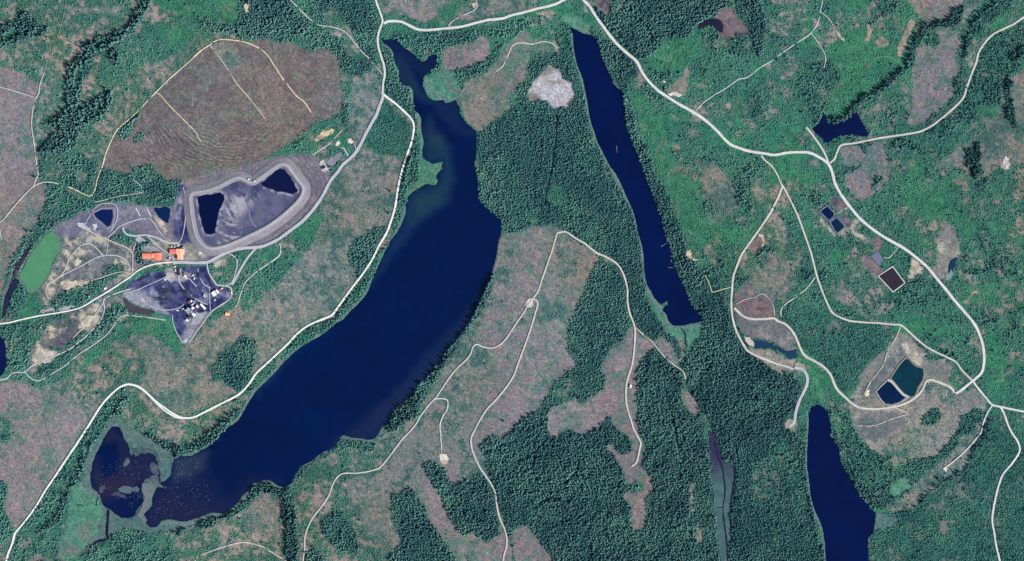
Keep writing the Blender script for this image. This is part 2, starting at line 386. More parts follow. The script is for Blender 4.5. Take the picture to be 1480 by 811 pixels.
 (1.6, 'grey', 'track', 'grey wheel track from the crossroads through the coal yard to the plant', '262,388 258,402 262,412 270,422 280,430 290,436 300,440'),
 (1.2, 'grey', 'track', 'grey wheel track along the south edge of the coal yard', '196,424 206,436 222,444 240,448 256,446 266,440'),
 (1.2, 'grey', 'track', 'short grey wheel track east of the coal heaps', '286,388 288,398 294,410 304,416'),
 (1.3, 'grey', 'track', 'thin grey track skirting the north side of the triangular mine pond', '120,330 126,318 138,300 150,294 166,296 170,306 168,320 160,334'),
 (1.2, 'tan', 'track', 'short tan track between the sand bank and the flumes', '214,314 222,322 230,334 236,342'),
 (1.5, 'pale', 'track', 'pale track from the entrance road up the sandy cut south of it', '150,436 140,452 128,466 116,478 104,490'),
 (0.98, 'grey', 'track', 'thin grey path west of the white sheds', '303,415 303,430 304,449'),
 (1.80, 'tan', 'track', 'pale yellow track winding down the clearings between the two lakes', '717,103 727,95 735,78 742,65 755,62 770,64 785,60 798,63 806,70'),
 (1.64, 'grey', 'track', 'grey service track beside the small hut north of the haul road', '506,229 501,222 497,215 493,214'),
 (1.39, 'tan', 'track', 'curved tan track to a clearing beside the haul road', '512,223 514,214 511,207 507,203'),
 (1.56, 'tan', 'track', 'tan track rising from the dam through the wood to a small pit', '452,224 462,217 472,211 480,204 490,193 497,186'),
 (1.15, 'pale', 'track', 'pale link from the main road to the upper lined ponds', '1225,300 1217,304 1210,309'),
 (1.23, 'pale', 'track', 'pale link from the main road to the grey pad', '1299,356 1292,366 1284,373 1278,372'),
 (1.07, 'pale', 'track', 'pale link from the eastern fork to the pink brush', '1176,374 1184,371 1190,369'),
 (1.92, 'bright', 'road', 'second bright lane of the lakeside road where it splits beside the green bay', '190,556 200,560 212,569 226,583 240,595 254,603 266,605'),
]

PADS = [
 ('112,322 118,322 126,328 132,332 130,336 122,332 114,328', (206, 204, 206), (170, 168, 172), 'white spoil tongue at the start of the tan mine track'),
 ('134,326 140,323 143,329 139,334 134,332', (196, 196, 204), (140, 138, 148), 'pale rubble patch below the triangular mine pond'),
 ('104,376 112,373 118,378 114,384 106,382', (196, 188, 170), (140, 136, 132), 'pale rubble patch in the weedy ground near the green pond'),
 ('88,408 98,404 110,405 112,412 100,418 90,416', (206, 196, 170), (160, 150, 136), 'sandy spoil patch below the weedy ground'),
 ('100,390 110,388 114,396 108,402 100,400', (120, 118, 132), (96, 98, 108), 'dark spoil patch in the weedy ground'),
 ('196,346 204,343 212,346 210,352 200,352', (196, 194, 198), (160, 158, 164), 'pale gravel patch where the yard road meets the weedy ground'),
 ('52,508 60,502 70,508 82,509 74,518 62,524 54,520', (204, 196, 180), (160, 152, 142), 'pale floor of the sandy pit near the left edge'),
 ('116,466 124,458 134,456 140,462 130,472 120,476', (208, 202, 180), (168, 160, 142), 'pale sandy cut south of the entrance road'),
 ('84,444 96,442 108,443 100,448 86,450', (170, 168, 172), (146, 144, 148), 'grey widening of the entrance road'),
 ('58,449 72,444 84,444 78,450 62,453', (172, 170, 174), (150, 148, 150), 'grey lay-by on the entrance road near the left edge'),
 ('240,396 246,390 254,398 252,406 244,406 238,402', (176, 174, 178), (148, 146, 150), 'pale gravel apron beside the long black-roofed shed'),
 ('284,362 290,360 296,364 292,370 285,368', (176, 172, 176), (136, 130, 136), 'pale rubble patch on the brown ground east of the workshop'),
 ('282,450 290,452 296,450 294,460 286,468 280,472 276,466', (160, 160, 172), (128, 128, 142), 'pale hardstanding south of the coal plant'),
 ('634,660 640,656 646,657 649,663 646,671 641,673 636,668', (216, 210, 196), (176, 166, 154), 'pale landing at the end of the hooked spur'),
 ('759,438 763,433 770,434 770,442 765,445 760,444', (206, 200, 190), (170, 162, 152), 'small gravel loop landing on the central cutover'),
 ('993,362 998,361 1001,367 1000,372 1008,374 1010,377 1003,377 996,373 992,368', (206, 190, 158), (170, 152, 126), 'tan clearing of bare earth east of the narrow lake'),
 ('1096,338 1102,339 1106,347 1104,355 1098,358 1103,349 1099,343', (214, 200, 170), (180, 162, 138), 'curved pale earth bank beside the western fork'),
 ('965,136 972,133 978,132 982,136 986,138 980,141 974,138 968,138', (224, 220, 210), (190, 182, 172), 'pale turnout beside the main road'),
 ('957,118 961,116 963,120 959,121', (222, 218, 212), (180, 172, 166), 'small pale spot in the brush above the main road'),
 ('1363,678 1366,674 1370,678 1368,684 1366,681', (214, 206, 182), (176, 170, 150), 'small turnaround at the end of the green strip spur'),
 ('1250,566 1256,563 1257,571 1251,573', (216, 202, 174), (186, 170, 146), 'small turnaround beside the settling ponds'),
 ('1134,612 1140,606 1150,606 1152,614 1144,624 1136,620', (160, 152, 142), (136, 130, 122), 'grey turnaround in the forest above the lower right lake'),
 ('1216,45 1208,42 1203,47 1210,54 1219,60 1221,55', (200, 186, 156), (120, 120, 104), 'patch of bare earth with stumps in the upper right'),
 ('1262,60 1270,52 1280,56 1286,64 1276,68 1268,70', (150, 132, 122), (100, 112, 96), 'bare pinkish earth patch in the upper right regrowth'),
 ('1252,36 1257,34 1260,46 1256,60 1250,60 1253,48', (160, 140, 124), (112, 116, 100), 'thin bare earth strip in the upper right regrowth'),
 ('1296,68 1306,50 1316,28 1324,28 1316,50 1306,74 1300,86', (160, 142, 130), (112, 118, 104), 'long bare streak beside the upper right tree belt'),
 ('1185,316 1192,321 1200,331 1206,339 1198,336 1190,326', (176, 164, 146), (140, 130, 120), 'pale bank west of the lined ponds'),
 ('453,202 458,196 464,191 472,188 480,184 484,188 474,196 462,203 456,205', (204, 190, 150), (130, 130, 110), 'small yellow pit in the wood north of the haul road'),
 ('485,208 490,203 492,207 489,211 486,211', (222, 212, 190), (196, 184, 160), 'small pale clearing beside the yellow pit'),
 ('502,202 508,201 511,205 508,208 503,207', (216, 206, 190), (170, 160, 146), 'round pale clearing beside the haul road'),
 ('473,232 478,226 486,222 492,220 494,226 486,234 480,240 474,238', (124, 122, 138), (140, 136, 146), 'grey pad beside the small dark-roofed hut'),
 ('461,238 466,230 470,234 478,240 474,246 466,248', (196, 192, 190), (168, 164, 164), 'pale gravel apron round the small dark-roofed hut'),
 ('1149,526 1154,522 1162,526 1166,534 1158,536 1150,533', (176, 168, 156), (146, 140, 132), 'grey dam crest at the east end of the long pond'),
 ('1075,486 1082,487 1088,492 1090,500 1084,500 1078,494', (190, 182, 172), (160, 150, 140), 'pale gravel apron at the west end of the long pond'),
 ('1368,395 1374,390 1380,396 1372,406 1366,404', (150, 166, 168), (120, 140, 142), 'pale muddy shore below the tiny dark pool'),
 ('1450,230 1454,224 1458,232 1460,238 1454,244', (200, 196, 196), (168, 160, 160), 'pale rock scar on the right-hand clearing'),
 ('352,8 356,5 360,12 361,18 356,18', (206, 186, 170), (160, 140, 130), 'small pinkish landing on the top edge'),
 ('682,6 690,2 694,8 686,12', (204, 192, 160), (160, 150, 130), 'small gravel digging north of the top road'),
 ('776,20 784,16 790,22 794,26 790,24 784,22', (190, 184, 176), (150, 146, 140), 'small pale turnout south of the top road'),
]
PADS_XY = [(q[0],) for q in PADS] + [('1266,398.5 1290,382.5 1311,409 1290.5,424.5',), ('1258,371 1268,360.5 1279,375.5 1270,386.5',), ('1181,305.5 1195.5,294 1222,322 1222,330 1210,340',)]
# ------------------------------------------------------------------ ground cover: class -> colours (as seen, sRGB) and plants
# A,B mixed by broad noise, C by patches; bias = share of B, share of C; plants: (conifer, plantation tree, shrub) chance; size factor
CLS = {
 'green': ((48, 104, 86), (62, 118, 94), (132, 127, 118), 0.46, 0.10, (0.03, 0.16, 0.62), 0.78),
 'bright': ((46, 114, 86), (60, 130, 92), (114, 124, 106), 0.50, 0.05, (0.01, 0.06, 0.56), 0.70),
 'grove': ((32, 80, 70), (46, 100, 82), (112, 118, 110), 0.50, 0.06, (0.14, 0.52, 0.28), 0.92),
 'young': ((34, 82, 74), (48, 100, 86), (116, 118, 110), 0.50, 0.04, (0.02, 0.46, 0.42), 0.74),
 'forest': ((26, 56, 62), (34, 66, 66), (62, 94, 88), 0.40, 0.05, (0.66, 0.30, 0.0), 0.92),
 'plant': ((28, 60, 64), (38, 74, 74), (64, 96, 90), 0.45, 0.05, (0.12, 0.84, 0.0), 0.84),
 'mixed': ((72, 114, 94), (152, 136, 128), (54, 100, 84), 0.40, 0.22, (0.03, 0.12, 0.58), 0.74),
 'slope': ((146, 137, 127), (110, 123, 112), (74, 102, 100), 0.46, 0.24, (0.00, 0.03, 0.24), 0.62),
 'pink': ((144, 128, 126), (123, 118, 119), (104, 122, 112), 0.45, 0.20, (0.00, 0.008, 0.10), 0.5),
 'plough': ((126, 114, 108), (103, 95, 94), (112, 114, 104), 0.46, 0.18, (0.00, 0.002, 0.04), 0.5),
 'cut': ((138, 130, 122), (116, 121, 113), (98, 120, 110), 0.48, 0.30, (0.00, 0.01, 0.14), 0.52),
 'cutgreen': ((112, 124, 114), (140, 132, 124), (72, 102, 98), 0.46, 0.30, (0.01, 0.04, 0.32), 0.6),
 'bog':     ((134, 116, 114), (108, 98, 104), (70, 70, 84), 0.45, 0.15, (0, 0, 0.01), 0.7),
 'marsh': ((80, 112, 108), (92, 116, 110), (116, 114, 112), 0.50, 0.12, (0, 0, 0.10), 0.5),
 'lush': ((74, 130, 106), (88, 138, 112), (112, 122, 112), 0.46, 0.14, (0, 0.01, 0.16), 0.55),
 'reed':    ((96, 112, 118), (84, 110, 112), (70, 78, 96), 0.45, 0.12, (0, 0, 0), 0.6),
 'mine': ((118, 115, 132), (106, 103, 120), (138, 133, 140), 0.50, 0.18, (0, 0, 0.004), 0.7),
 'bench': ((126, 121, 126), (114, 110, 122), (138, 130, 128), 0.48, 0.16, (0, 0, 0.004), 0.7),
 'yard':    ((160, 160, 168), (140, 138, 148), (128, 122, 120), 0.45, 0.12, (0, 0, 0), 0.7),
 'weedy': ((128, 126, 128), (74, 88, 90), (188, 176, 154), 0.46, 0.24, (0.01, 0.04, 0.18), 0.6),
 'coal': ((40, 46, 90), (74, 80, 118), (134, 136, 158), 0.40, 0.13, (0, 0, 0), 0.7),
 'sand': ((202, 192, 168), (178, 168, 148), (146, 140, 130), 0.42, 0.18, (0, 0, 0), 0.7),
 'rock':    ((194, 194, 198), (172, 170, 172), (140, 132, 122), 0.42, 0.16, (0, 0, 0.01), 0.7),
 'tails': ((108, 110, 116), (92, 104, 104), (136, 134, 128), 0.45, 0.14, (0.0, 0.003, 0.10), 0.45),
 'bare': ((138, 134, 126), (114, 118, 112), (158, 152, 138), 0.46, 0.18, (0.0, 0.008, 0.16), 0.5),
 'dark':    ((84, 84, 100), (96, 96, 104), (120, 115, 112), 0.5, 0.1, (0, 0, 0.02), 0.6),
}
# painter's order; (class, zone, outline)
COVER = [
 ('green', 'E', '-5,-5 1485,-5 1485,816 -5,816'),
 # ---- upper left
 ('mixed', 'NW', '-5,-5 300,-5 345,60 290,75 165,190 150,230 120,290 60,330 -5,330'),
 ('bright', 'NW', '215,-5 345,-5 345,35 325,33 300,22 285,30 262,22 235,12'),
 ('green', 'NW', '190,50 250,20 300,30 260,75 215,90 165,120 140,125 150,80'),
 ('pink', 'WP', '-5,96 14,98 30,105 50,116 58,124 50,150 46,185 51,230 53,256 66,266 68,280 62,300 55,318 40,338 26,356 18,378 10,402 0,430 -5,440'),
 ('forest', 'BELT', '205,-5 222,-5 215,12 205,25 195,42 180,55 165,62 150,75 132,84 127,105 118,130 112,155 108,165 130,150 150,132 163,130 160,150 148,176 130,178 115,190 108,215 100,228 86,222 66,222 56,221 66,205 88,186 64,180 68,172 88,165 97,155 95,115 100,90 122,76 119,63 135,55 160,50 180,40 195,20'),
 ('bright', 'NW', '136,62 150,57 158,60 150,68 138,71'),
 ('green', 'NW', '108,105 116,92 126,84 120,105 112,125 106,130'),
 ('forest', 'BELT', '157,75 165,68 175,75 176,88 168,94 158,85'),
 ('bright', 'NW', '162,78 168,76 171,84 166,87'),
 ('forest', 'BELT', '-5,37 28,30 28,18 45,18 52,30 58,38 70,40 66,50 45,58 25,65 -5,70'),
 ('green', 'NW', '4,50 24,42 30,50 10,60'),
 ('forest', 'NT', '288,32 300,28 320,33 340,42 346,25 352,18 352,56 335,50 315,42 298,38'),
 ('plant', 'NT', '346,-5 545,-5 548,35 546,70 540,100 520,118 500,110 492,90 485,75 470,68 455,74 440,72 430,63 400,58 372,56 350,52'),
 ('forest', 'NT', '352,-5 415,-5 430,18 450,35 440,50 420,52 395,50 365,45 352,48'),
 ('mixed', 'NT', '466,22 482,10 495,25 515,62 530,85 515,90 500,75 490,55 474,48'),
 ('plough', 'PL', '303,66 320,58 350,54 365,62 375,56 400,58 428,65 440,72 455,74 470,68 488,80 493,110 496,145 494,160 480,168 460,175 440,192 420,205 395,222 375,234 350,240 320,245 295,250 268,266 240,264 225,258 205,245 190,240 195,255 180,250 165,245 147,242 157,212 165,200 200,162 250,112'),
 ('slope', 'PL', '306,66 320,61 335,62 350,80 345,100 325,98 310,82'),
 ('forest', 'PLW', '172,190 190,168 198,160 200,168 190,186 182,200 174,199'),
 ('forest', 'PLW', '187,205 197,195 208,190 210,196 195,206'),
 ('plant', 'PLS', '143,246 160,245 180,252 197,262 205,272 200,282 170,287 140,293 132,288'),
 ('plant', 'PLS', '194,258 200,245 218,236 230,250 240,262 262,262 260,282 245,290 215,290 207,272'),
 ('grove', 'PLS', '130,292 170,287 210,284 262,280 262,292 245,298 190,292 160,296 138,300 118,312'),
 ('grove', 'CREEK', '60,222 85,222 108,214 126,226 140,240 135,265 128,282 112,275 96,268 86,270 112,284 134,292 128,300 105,312 85,322 76,332 60,342 45,356 34,374 22,390 8,412 4,404 16,380 28,357 42,337 55,320 66,296 70,272 58,262 56,240'),
 ('mixed', 'CREEK', '66,232 92,240 84,262 66,258 60,245'),
 ('mixed', 'CREEK', '108,252 122,246 132,254 124,268 110,268'),
 # ---- between the roads, west of the long lake
 ('cutgreen', 'HR', '493,105 520,112 548,100 553,135 545,165 525,200 510,220 495,182 494,150'),
 ('grove', 'HR', '493,120 508,115 506,160 502,200 494,182'),
 ('cut', 'HR', '512,135 530,128 545,140 540,165 522,190 508,186'),
 ('young', 'TRI', '556,146 588,172 594,188 590,208 585,226 560,226 532,214 532,202 546,172'),
 ('slope', 'SL', '526,212 545,222 584,226 574,285 565,318 545,358 510,412 480,454 440,470 400,508 365,543 345,565 270,602 250,597 200,557 180,554 150,578 90,668 22,772 -5,800 -5,548 60,556 100,540 170,495 200,470 240,480 265,505 300,470 345,440 365,400 410,372 440,335 462,300 484,262 505,236'),
 ('cutgreen', 'SL', '475,268 500,262 515,285 508,320 490,345 470,350 462,310'),
 ('cutgreen', 'SL', '440,345 470,330 476,370 470,420 450,440 430,420 410,430 400,415 420,380'),
 ('green', 'SL', '405,372 440,335 462,300 470,310 455,350 430,380 400,410 372,440 350,450 348,432 362,404 385,386'),
 ('cutgreen', 'SL', '320,470 400,465 430,478 400,505 380,515 372,488 345,485 320,505 312,525 290,520 285,490'),
 ('mixed', 'SL', '100,545 170,500 205,505 215,540 200,555 180,552 150,575 110,580'),
 ('pink', 'SP', '-5,555 50,560 110,585 125,602 100,650 70,700 30,755 10,770 -5,765'),
 ('grove', 'SL', '-5,600 12,606 20,625 10,645 -5,640'),
 ('grove', 'SL', '-5,690 10,700 8,740 22,766 10,780 -5,790'),
 ('plant', 'FP', '303,541 307,533 315,520 320,509 330,507 338,500 345,487 350,484 356,489 362,492 370,490 370,500 368,530 362,545 352,558 345,566 335,560 320,550 306,550'),
 ('plant', 'FT', '502,370 508,358 520,345 530,335 545,328 557,326 561,331 554,346 542,368 530,388 518,406 512,402 518,390 505,381'),
 ('grove', 'SHORE', '570,335 561,355 550,375 535,398 520,415 500,430 490,445 478,464 455,470 430,488 416,504 402,516 385,532 370,546 352,568 345,585 335,605 312,630 300,645 320,625 340,602 362,572 385,548 405,530 430,505 470,478 505,450 530,418 550,375 585,310 588,285 600,272 612,235 612,215 606,175 600,152 590,128 578,122 574,100 565,75 553,60 550,85 556,110 557,138 575,150 597,175 599,195 590,226 578,270 572,305'),
 ('lush', 'SHORE', '566,70 578,102 580,120 597,128 601,155 610,172 612,196 614,218 625,233 641,232 639,250 633,268 618,270 600,278 590,290 583,283 604,260 606,225 604,180 592,140 570,118 560,80'),
 ('plant', 'SHORE', '552,60 565,74 574,100 578,118 590,128 597,150 604,178 600,190 592,168 570,146 558,136 557,108 549,84'),
 ('mixed', 'BAY', '196,556 215,575 250,602 270,607 340,582 352,584 340,605 300,645 265,657 240,646 215,635 195,625 178,612 176,590 180,564'),
 ('grove', 'BAY', '176,558 186,566 176,590 150,625 130,655 112,690 96,715 84,745 70,766 26,776 38,757 90,678 132,617 156,582'),
 ('forest', 'BAY', '215,628 240,636 262,648 290,636 320,612 345,590 352,592 338,610 305,643 272,660 252,660 232,650 200,632'),
 ('forest', 'BAY', '184,572 188,578 160,622 126,668 104,716 90,746 66,772 40,776 58,766 82,744 96,712 118,664 152,616 176,580'),
 ('marsh', 'MARSH', '165,600 180,612 200,625 230,642 250,656 252,670 247,690 238,702 250,712 225,722 222,735 214,750 230,760 258,754 300,746 335,735 350,720 356,724 342,740 300,756 250,768 220,772 180,762 150,782 122,800 90,815 82,792 95,766 106,722 124,688 128,655 150,618'),
 ('lush', 'MARSH', '102,705 118,698 130,715 142,722 148,745 140,770 118,800 92,815 86,795 98,766'),
 ('mixed', 'SW', '-5,800 22,774 70,768 84,792 90,816 -5,816'),
 ('grove', 'SW', '30,776 60,772 82,780 86,816 10,816 18,790'),
 # ---- bottom left
 ('mixed', 'SB', '122,802 150,784 180,764 220,774 255,770 300,758 345,742 375,704 395,697 412,705 422,712 430,690 445,668 480,650 495,635 545,640 560,622 600,606 596,660 575,690 545,690 540,740 560,816 120,816'),
 ('grove', 'SB', '120,800 150,782 180,764 235,774 255,780 240,816 118,816'),
 ('cut', 'SB', '345,728 370,715 395,712 402,750 405,785 380,780 350,760'),
 ('forest', 'SBF', '300,748 345,728 366,702 392,697 408,706 404,716 380,712 352,738 310,760 262,776 250,772'),
 ('forest', 'SBF', '405,702 422,704 426,735 432,770 430,815 416,815 412,770 406,735'),
 ('cutgreen', 'SB', '500,690 560,682 570,705 565,750 545,790 525,760 505,730'),
 ('forest', 'SC', '465,757 478,740 492,738 500,750 510,765 522,793 517,806 497,796 480,786 470,772'),
 ('forest', 'SC', '437,797 455,790 470,806 470,816 436,816'),
 ('plant', 'SBF', '492,634 512,636 545,640 540,652 515,650 495,645 478,655 450,672 432,690 424,700 432,680 462,658'),
 # ---- between the lakes
 ('green', 'MID', '545,-5 835,-5 845,10 870,40 820,60 770,30 740,60 700,70 640,100 610,120 560,60 552,40'),
 ('cut', 'NC', '548,-5 645,-5 638,12 628,28 612,32 590,26 568,18 556,20'),
 ('cutgreen', 'NC', '548,-5 590,-5 585,20 560,18'),
 ('cutgreen', 'NC', '650,35 660,20 690,-5 760,-5 760,12 700,26'),
 ('mixed', 'NC', '760,28 790,14 805,18 790,35 770,40'),
 ('grove', 'MID', '553,48 565,45 610,50 690,42 745,30 770,32 750,50 715,52 700,50 680,60 655,64 640,70 636,100 650,103 690,92 712,80 718,60 735,50 722,85 700,104 672,120 664,145 645,148 622,142 612,125 612,112 632,92 628,78 608,84 585,64 560,54'),
 ('lush', 'MID', '612,112 640,100 662,105 665,130 660,150 645,149 622,142 613,126'),
 ('pink', 'NC', '641,70 655,66 680,62 698,53 706,56 707,80 700,88 680,95 660,102 648,102 640,96'),
 ('cut', 'NC', '667,130 675,118 690,110 705,105 715,93 724,80 732,66 745,55 755,42 764,46 770,60 785,60 800,58 810,70 808,76 795,78 785,72 768,75 764,100 757,115 745,130 738,145 738,155 725,168 712,178 700,185 690,188 680,180 672,170 667,155'),
 ('plant', 'ISLE', '690,192 702,186 718,174 738,160 746,146 752,128 766,112 770,86 790,84 812,76 806,58 800,40 818,34 828,48 833,75 842,108 848,140 854,175 862,205 890,252 912,298 928,350 934,410 950,440 968,475 985,505 990,545 975,528 945,492 918,474 908,440 904,400 893,383 870,372 840,352 812,332 798,322 775,332 735,340 724,322 694,296 692,240'),
 ('lush', 'ISLE', '812,26 828,18 842,28 852,48 838,46 824,38'),
 ('grove', 'ISLE', '810,62 822,42 830,70 842,110 852,155 862,205 855,210 845,170 832,120 818,90'),
 ('rock', None, '766,132 770,118 778,110 788,100 796,93 803,100 812,110 818,116 828,122 830,135 826,145 822,152 812,158 803,160 796,155 792,148 780,146 768,144'),
 ('bare', None, '780,108 796,92 806,104 796,108 788,112'),
 ('bare', None, '764,132 772,134 780,146 770,148 762,140'),
 ('lush', 'ISLE', '928,395 942,420 960,450 975,472 1010,470 1022,472 1020,486 1005,494 998,508 985,492 965,480 950,460 938,440'),
 # ---- central cutover and dark stands
 ('cut', 'CC', '722,338 738,336 765,332 798,322 812,334 840,352 860,366 870,380 900,400 890,640 780,760 700,816 556,816 560,690 580,650 602,605 640,532 690,455 708,410'),
 ('cutgreen', 'CC', '602,604 640,532 690,455 705,420 722,345 745,350 735,400 715,440 690,480 655,530 625,570 600,620 575,665 556,690 560,650'),
 ('cutgreen', 'CC', '556,690 590,660 600,690 610,735 585,720 570,760 560,816 550,816'),
 ('pink', 'CC', '720,540 780,500 822,500 830,530 800,556 780,585 755,605 728,632 700,640 690,620'),
 ('pink', 'CC', '598,660 615,690 640,740 660,790 690,816 740,816 735,740 718,720 700,790 670,780 640,730 612,668'),
 ('forest', 'FSH', '600,566 640,520 690,446 706,404 716,404 700,445 655,512 612,572 604,596 596,606 576,620 563,624 556,616 572,592 590,578'),
 ('plant', 'FC', '852,402 858,385 870,374 890,384 902,400 905,445 912,460 905,485 890,500 875,515 870,535 877,552 870,567 850,575 842,582 828,577 812,585 798,592 790,603 770,600 790,580 800,556 820,536 834,532 826,515 820,498 824,470 832,445 842,425'),
 ('forest', 'FE', '695,642 712,630 728,632 750,610 770,596 792,600 800,620 830,600 862,575 880,560 905,520 920,490 945,503 962,515 986,536 990,556 1002,580 1014,598 1022,640 1028,690 1034,740 1042,816 800,816 786,790 772,768 758,758 745,765 738,790 732,760 720,735 712,700 702,665'),
 ('pink', 'CC', '745,816 742,775 752,762 762,760 778,775 790,795 800,816'),
 ('pink', 'CC', '790,612 800,604 830,584 850,580 870,568 878,555 872,540 872,524 890,505 912,470 920,468 926,485 945,495 945,503 928,520 922,540 920,600 922,625 932,640 928,672 945,700 943,712 933,722 937,755 930,764 917,767 910,750 913,735 902,722 902,712 912,708 905,692 898,680 885,655 876,650 882,640 895,648 905,655 912,640 905,625 890,620 882,603 862,620 845,630 825,622 805,635 796,630'),
 ('forest', 'FE', '886,642 894,634 906,640 912,634 916,650 906,654 896,656'),
 ('grove', 'FE', '908,700 918,694 930,698 928,710 914,714'),
 ('pink', 'CC', '942,494 955,486 968,496 978,510 986,532 972,522 955,508'),
 ('pink', 'CC', '983,572 990,563 1005,576 1011,596 1005,601 995,596'),
 ('forest', 'FM', '610,671 622,666 635,672 645,680 650,696 665,700 680,690 690,685 702,690 712,700 715,716 718,740 722,764 718,775 705,785 695,780 685,772 672,775 660,768 650,746 640,726 625,700'),
 ('forest', 'FM', '565,716 580,712 590,705 605,718 615,735 622,755 640,775 650,795 664,816 558,816 570,790 568,770 565,740'),
 ('cut', 'CC', '562,755 575,760 578,785 566,800 560,790'),
 ('bare', None, '1000,655 1005,652 1005,664 1001,668'),
 ('bare', None, '999,700 1004,698 1003,722 1006,738 1000,740 998,722'),
 ('bare', None, '1010,756 1014,758 1014,782 1010,788 1008,774'),
 ('bare', None, '863,470 868,470 869,476 864,477'),
 ('bare', None, '824,735 836,734 832,740 826,740'),
 # ---- east side of the narrow lake
 ('forest', 'FN', '852,46 868,56 882,58 900,72 918,92 926,110 915,116 906,125 905,150 915,162 926,200 936,216 946,250 962,275 976,310 988,345 1002,380 1022,400 1042,430 1060,460 1076,505 1110,525 1150,545 1158,560 1148,590 1132,612 1172,650 1167,662 1165,700 1178,745 1194,816 1056,816 1056,740 1066,690 1062,670 1045,665 1036,630 1020,600 995,560 986,532 1010,490 1020,470 1000,440 985,400 970,360 950,300 930,245 915,205 904,180 900,132 882,108 866,66'),
 ('plant', 'FN', '1070,640 1130,620 1168,650 1165,720 1178,770 1190,816 1085,816 1072,740'),
 ('plant', 'FN', '852,46 866,52 880,58 868,62 880,85 900,115 905,150 898,150 893,126 884,112 872,86'),
 ('forest', 'TF', '866,-5 1052,-5 1060,8 1035,20 1008,36 1005,46 990,56 960,56 955,66 930,86 915,80 897,64 876,42 860,15'),
 ('forest', 'TF', '1058,-5 1100,-5 1105,20 1105,60 1098,86 1090,78 1085,46 1072,28'),
 ('grove', 'TF', '1060,50 1085,48 1090,70 1080,85 1060,80 1035,70 1012,52 1030,42 1042,56'),
 ('bog', None, '1030,26 1040,14 1052,9 1060,12 1066,26 1078,38 1085,47 1070,50 1062,54 1050,58 1042,55 1036,46 1044,42 1044,30'),
 ('bog', None, '858,2 868,-5 880,-2 884,12 874,22 866,14'),
 ('bright', 'E', '935,82 965,62 985,58 1012,58 1020,68 1008,84 990,98 960,105 938,98'),
 ('cut', None, '966,134 978,118 990,106 996,102 994,118 990,136 982,140'),
 ('bright', 'E', '916,120 935,140 950,175 962,200 980,240 1000,290 990,330 975,300 955,262 945,240 930,190 920,160'),
 # ---- upper right
 ('mixed', 'NE', '1105,18 1135,15 1165,40 1160,52 1135,55 1112,45'),
 ('cut', 'NE', '1110,-5 1165,-5 1160,6 1135,8 1115,4'),
 ('bright', 'NE', '1195,70 1240,40 1300,75 1270,125 1225,165 1190,170 1200,140 1215,110'),
 ('grove', 'NE', '1420,60 1450,48 1485,30 1485,110 1455,118 1450,150 1420,150 1405,180 1380,195 1350,192 1392,150 1410,110'),
 ('pink', 'NEP', '1318,110 1320,90 1328,72 1348,48 1365,43 1382,44 1388,60 1382,90 1386,106 1380,130 1366,150 1350,166 1335,178 1316,184 1312,178 1320,150 1318,130'),
 ('pink', 'NEP', '1312,-5 1396,-5 1390,10 1375,28 1352,33 1335,30 1324,18'),
 ('cutgreen', 'NEP', '1385,45 1410,12 1430,-5 1400,-5 1388,14 1370,38'),
 ('grove', 'NE', '1335,50 1350,46 1360,60 1352,70 1340,66'),
 ('forest', 'BELTE', '1306,98 1316,78 1326,50 1336,36 1352,33 1372,30 1384,12 1392,6 1396,10 1386,34 1374,40 1350,42 1340,46 1330,62 1322,84 1314,100 1300,112 1285,126 1270,136 1252,144 1244,156 1236,168 1240,178 1228,172 1215,182 1198,180 1200,174 1222,170 1232,152 1246,138 1268,128 1284,116'),
 ('forest', 'BELTE', '1393,72 1398,46 1408,28 1428,12 1448,-5 1462,-5 1440,14 1420,30 1408,46 1400,72 1392,100 1384,128 1378,126 1388,95'),
 ('plant', 'BELTE', '1425,16 1450,-5 1475,-5 1448,20 1425,38 1405,52 1412,35'),
 ('forest', 'BELTE', '1450,122 1458,112 1466,118 1460,140 1466,165 1472,185 1464,190 1454,166 1450,142'),
 ('forest', 'BELTE', '1460,82 1476,68 1490,62 1490,74 1472,86 1462,92'),
 ('cut', 'NEC', '1358,236 1366,228 1382,220 1398,212 1412,196 1428,180 1442,160 1450,128 1462,110 1484,100 1484,236 1466,240 1450,234 1432,252 1416,262 1398,250 1384,243 1370,246'),
 ('cutgreen', 'NEC', '1398,212 1414,198 1432,180 1446,158 1452,130 1456,165 1462,190 1440,196 1424,210'),
 ('forest', 'BELTE', '1452,116 1460,112 1466,120 1461,140 1466,165 1471,184 1464,188 1455,166 1451,142'),
 ('slope', 'NEC', '1418,214 1440,190 1460,200 1472,228 1450,232 1432,250 1418,262 1420,240'),
 ('sand', None, '1446,232 1456,228 1462,238 1456,246 1448,242'),
 ('forest', 'BELTE', '1396,214 1406,212 1416,206 1420,222 1416,238 1424,250 1412,258 1402,250 1396,236'),
 ('pink', 'PE', '1213,214 1230,209 1245,211 1251,224 1244,236 1228,242 1218,236'),
 ('pink', 'PE', '1254,208 1276,207 1281,222 1286,242 1287,258 1274,272 1258,286 1246,292 1236,286 1226,272 1222,254 1232,248 1246,240 1253,226'),
 ('grove', 'E', '1256,272 1268,254 1275,258 1266,276'),
 ('bright', 'E', '1300,262 1340,262 1372,300 1420,330 1400,350 1372,312 1340,320 1310,300'),
 ('bright', 'E', '1424,470 1448,490 1455,540 1458,580 1432,575 1424,540'),
 ('bare', None, '1361,322 1370,317 1378,330 1384,345 1388,364 1380,376 1372,390 1366,404 1354,404 1352,384 1355,352'),
 ('sand', None, '1356,350 1366,350 1366,360 1360,368 1354,362'),
 ('sand', None, '1317,373 1325,378 1335,387 1334,394 1320,402 1312,408 1315,395'),
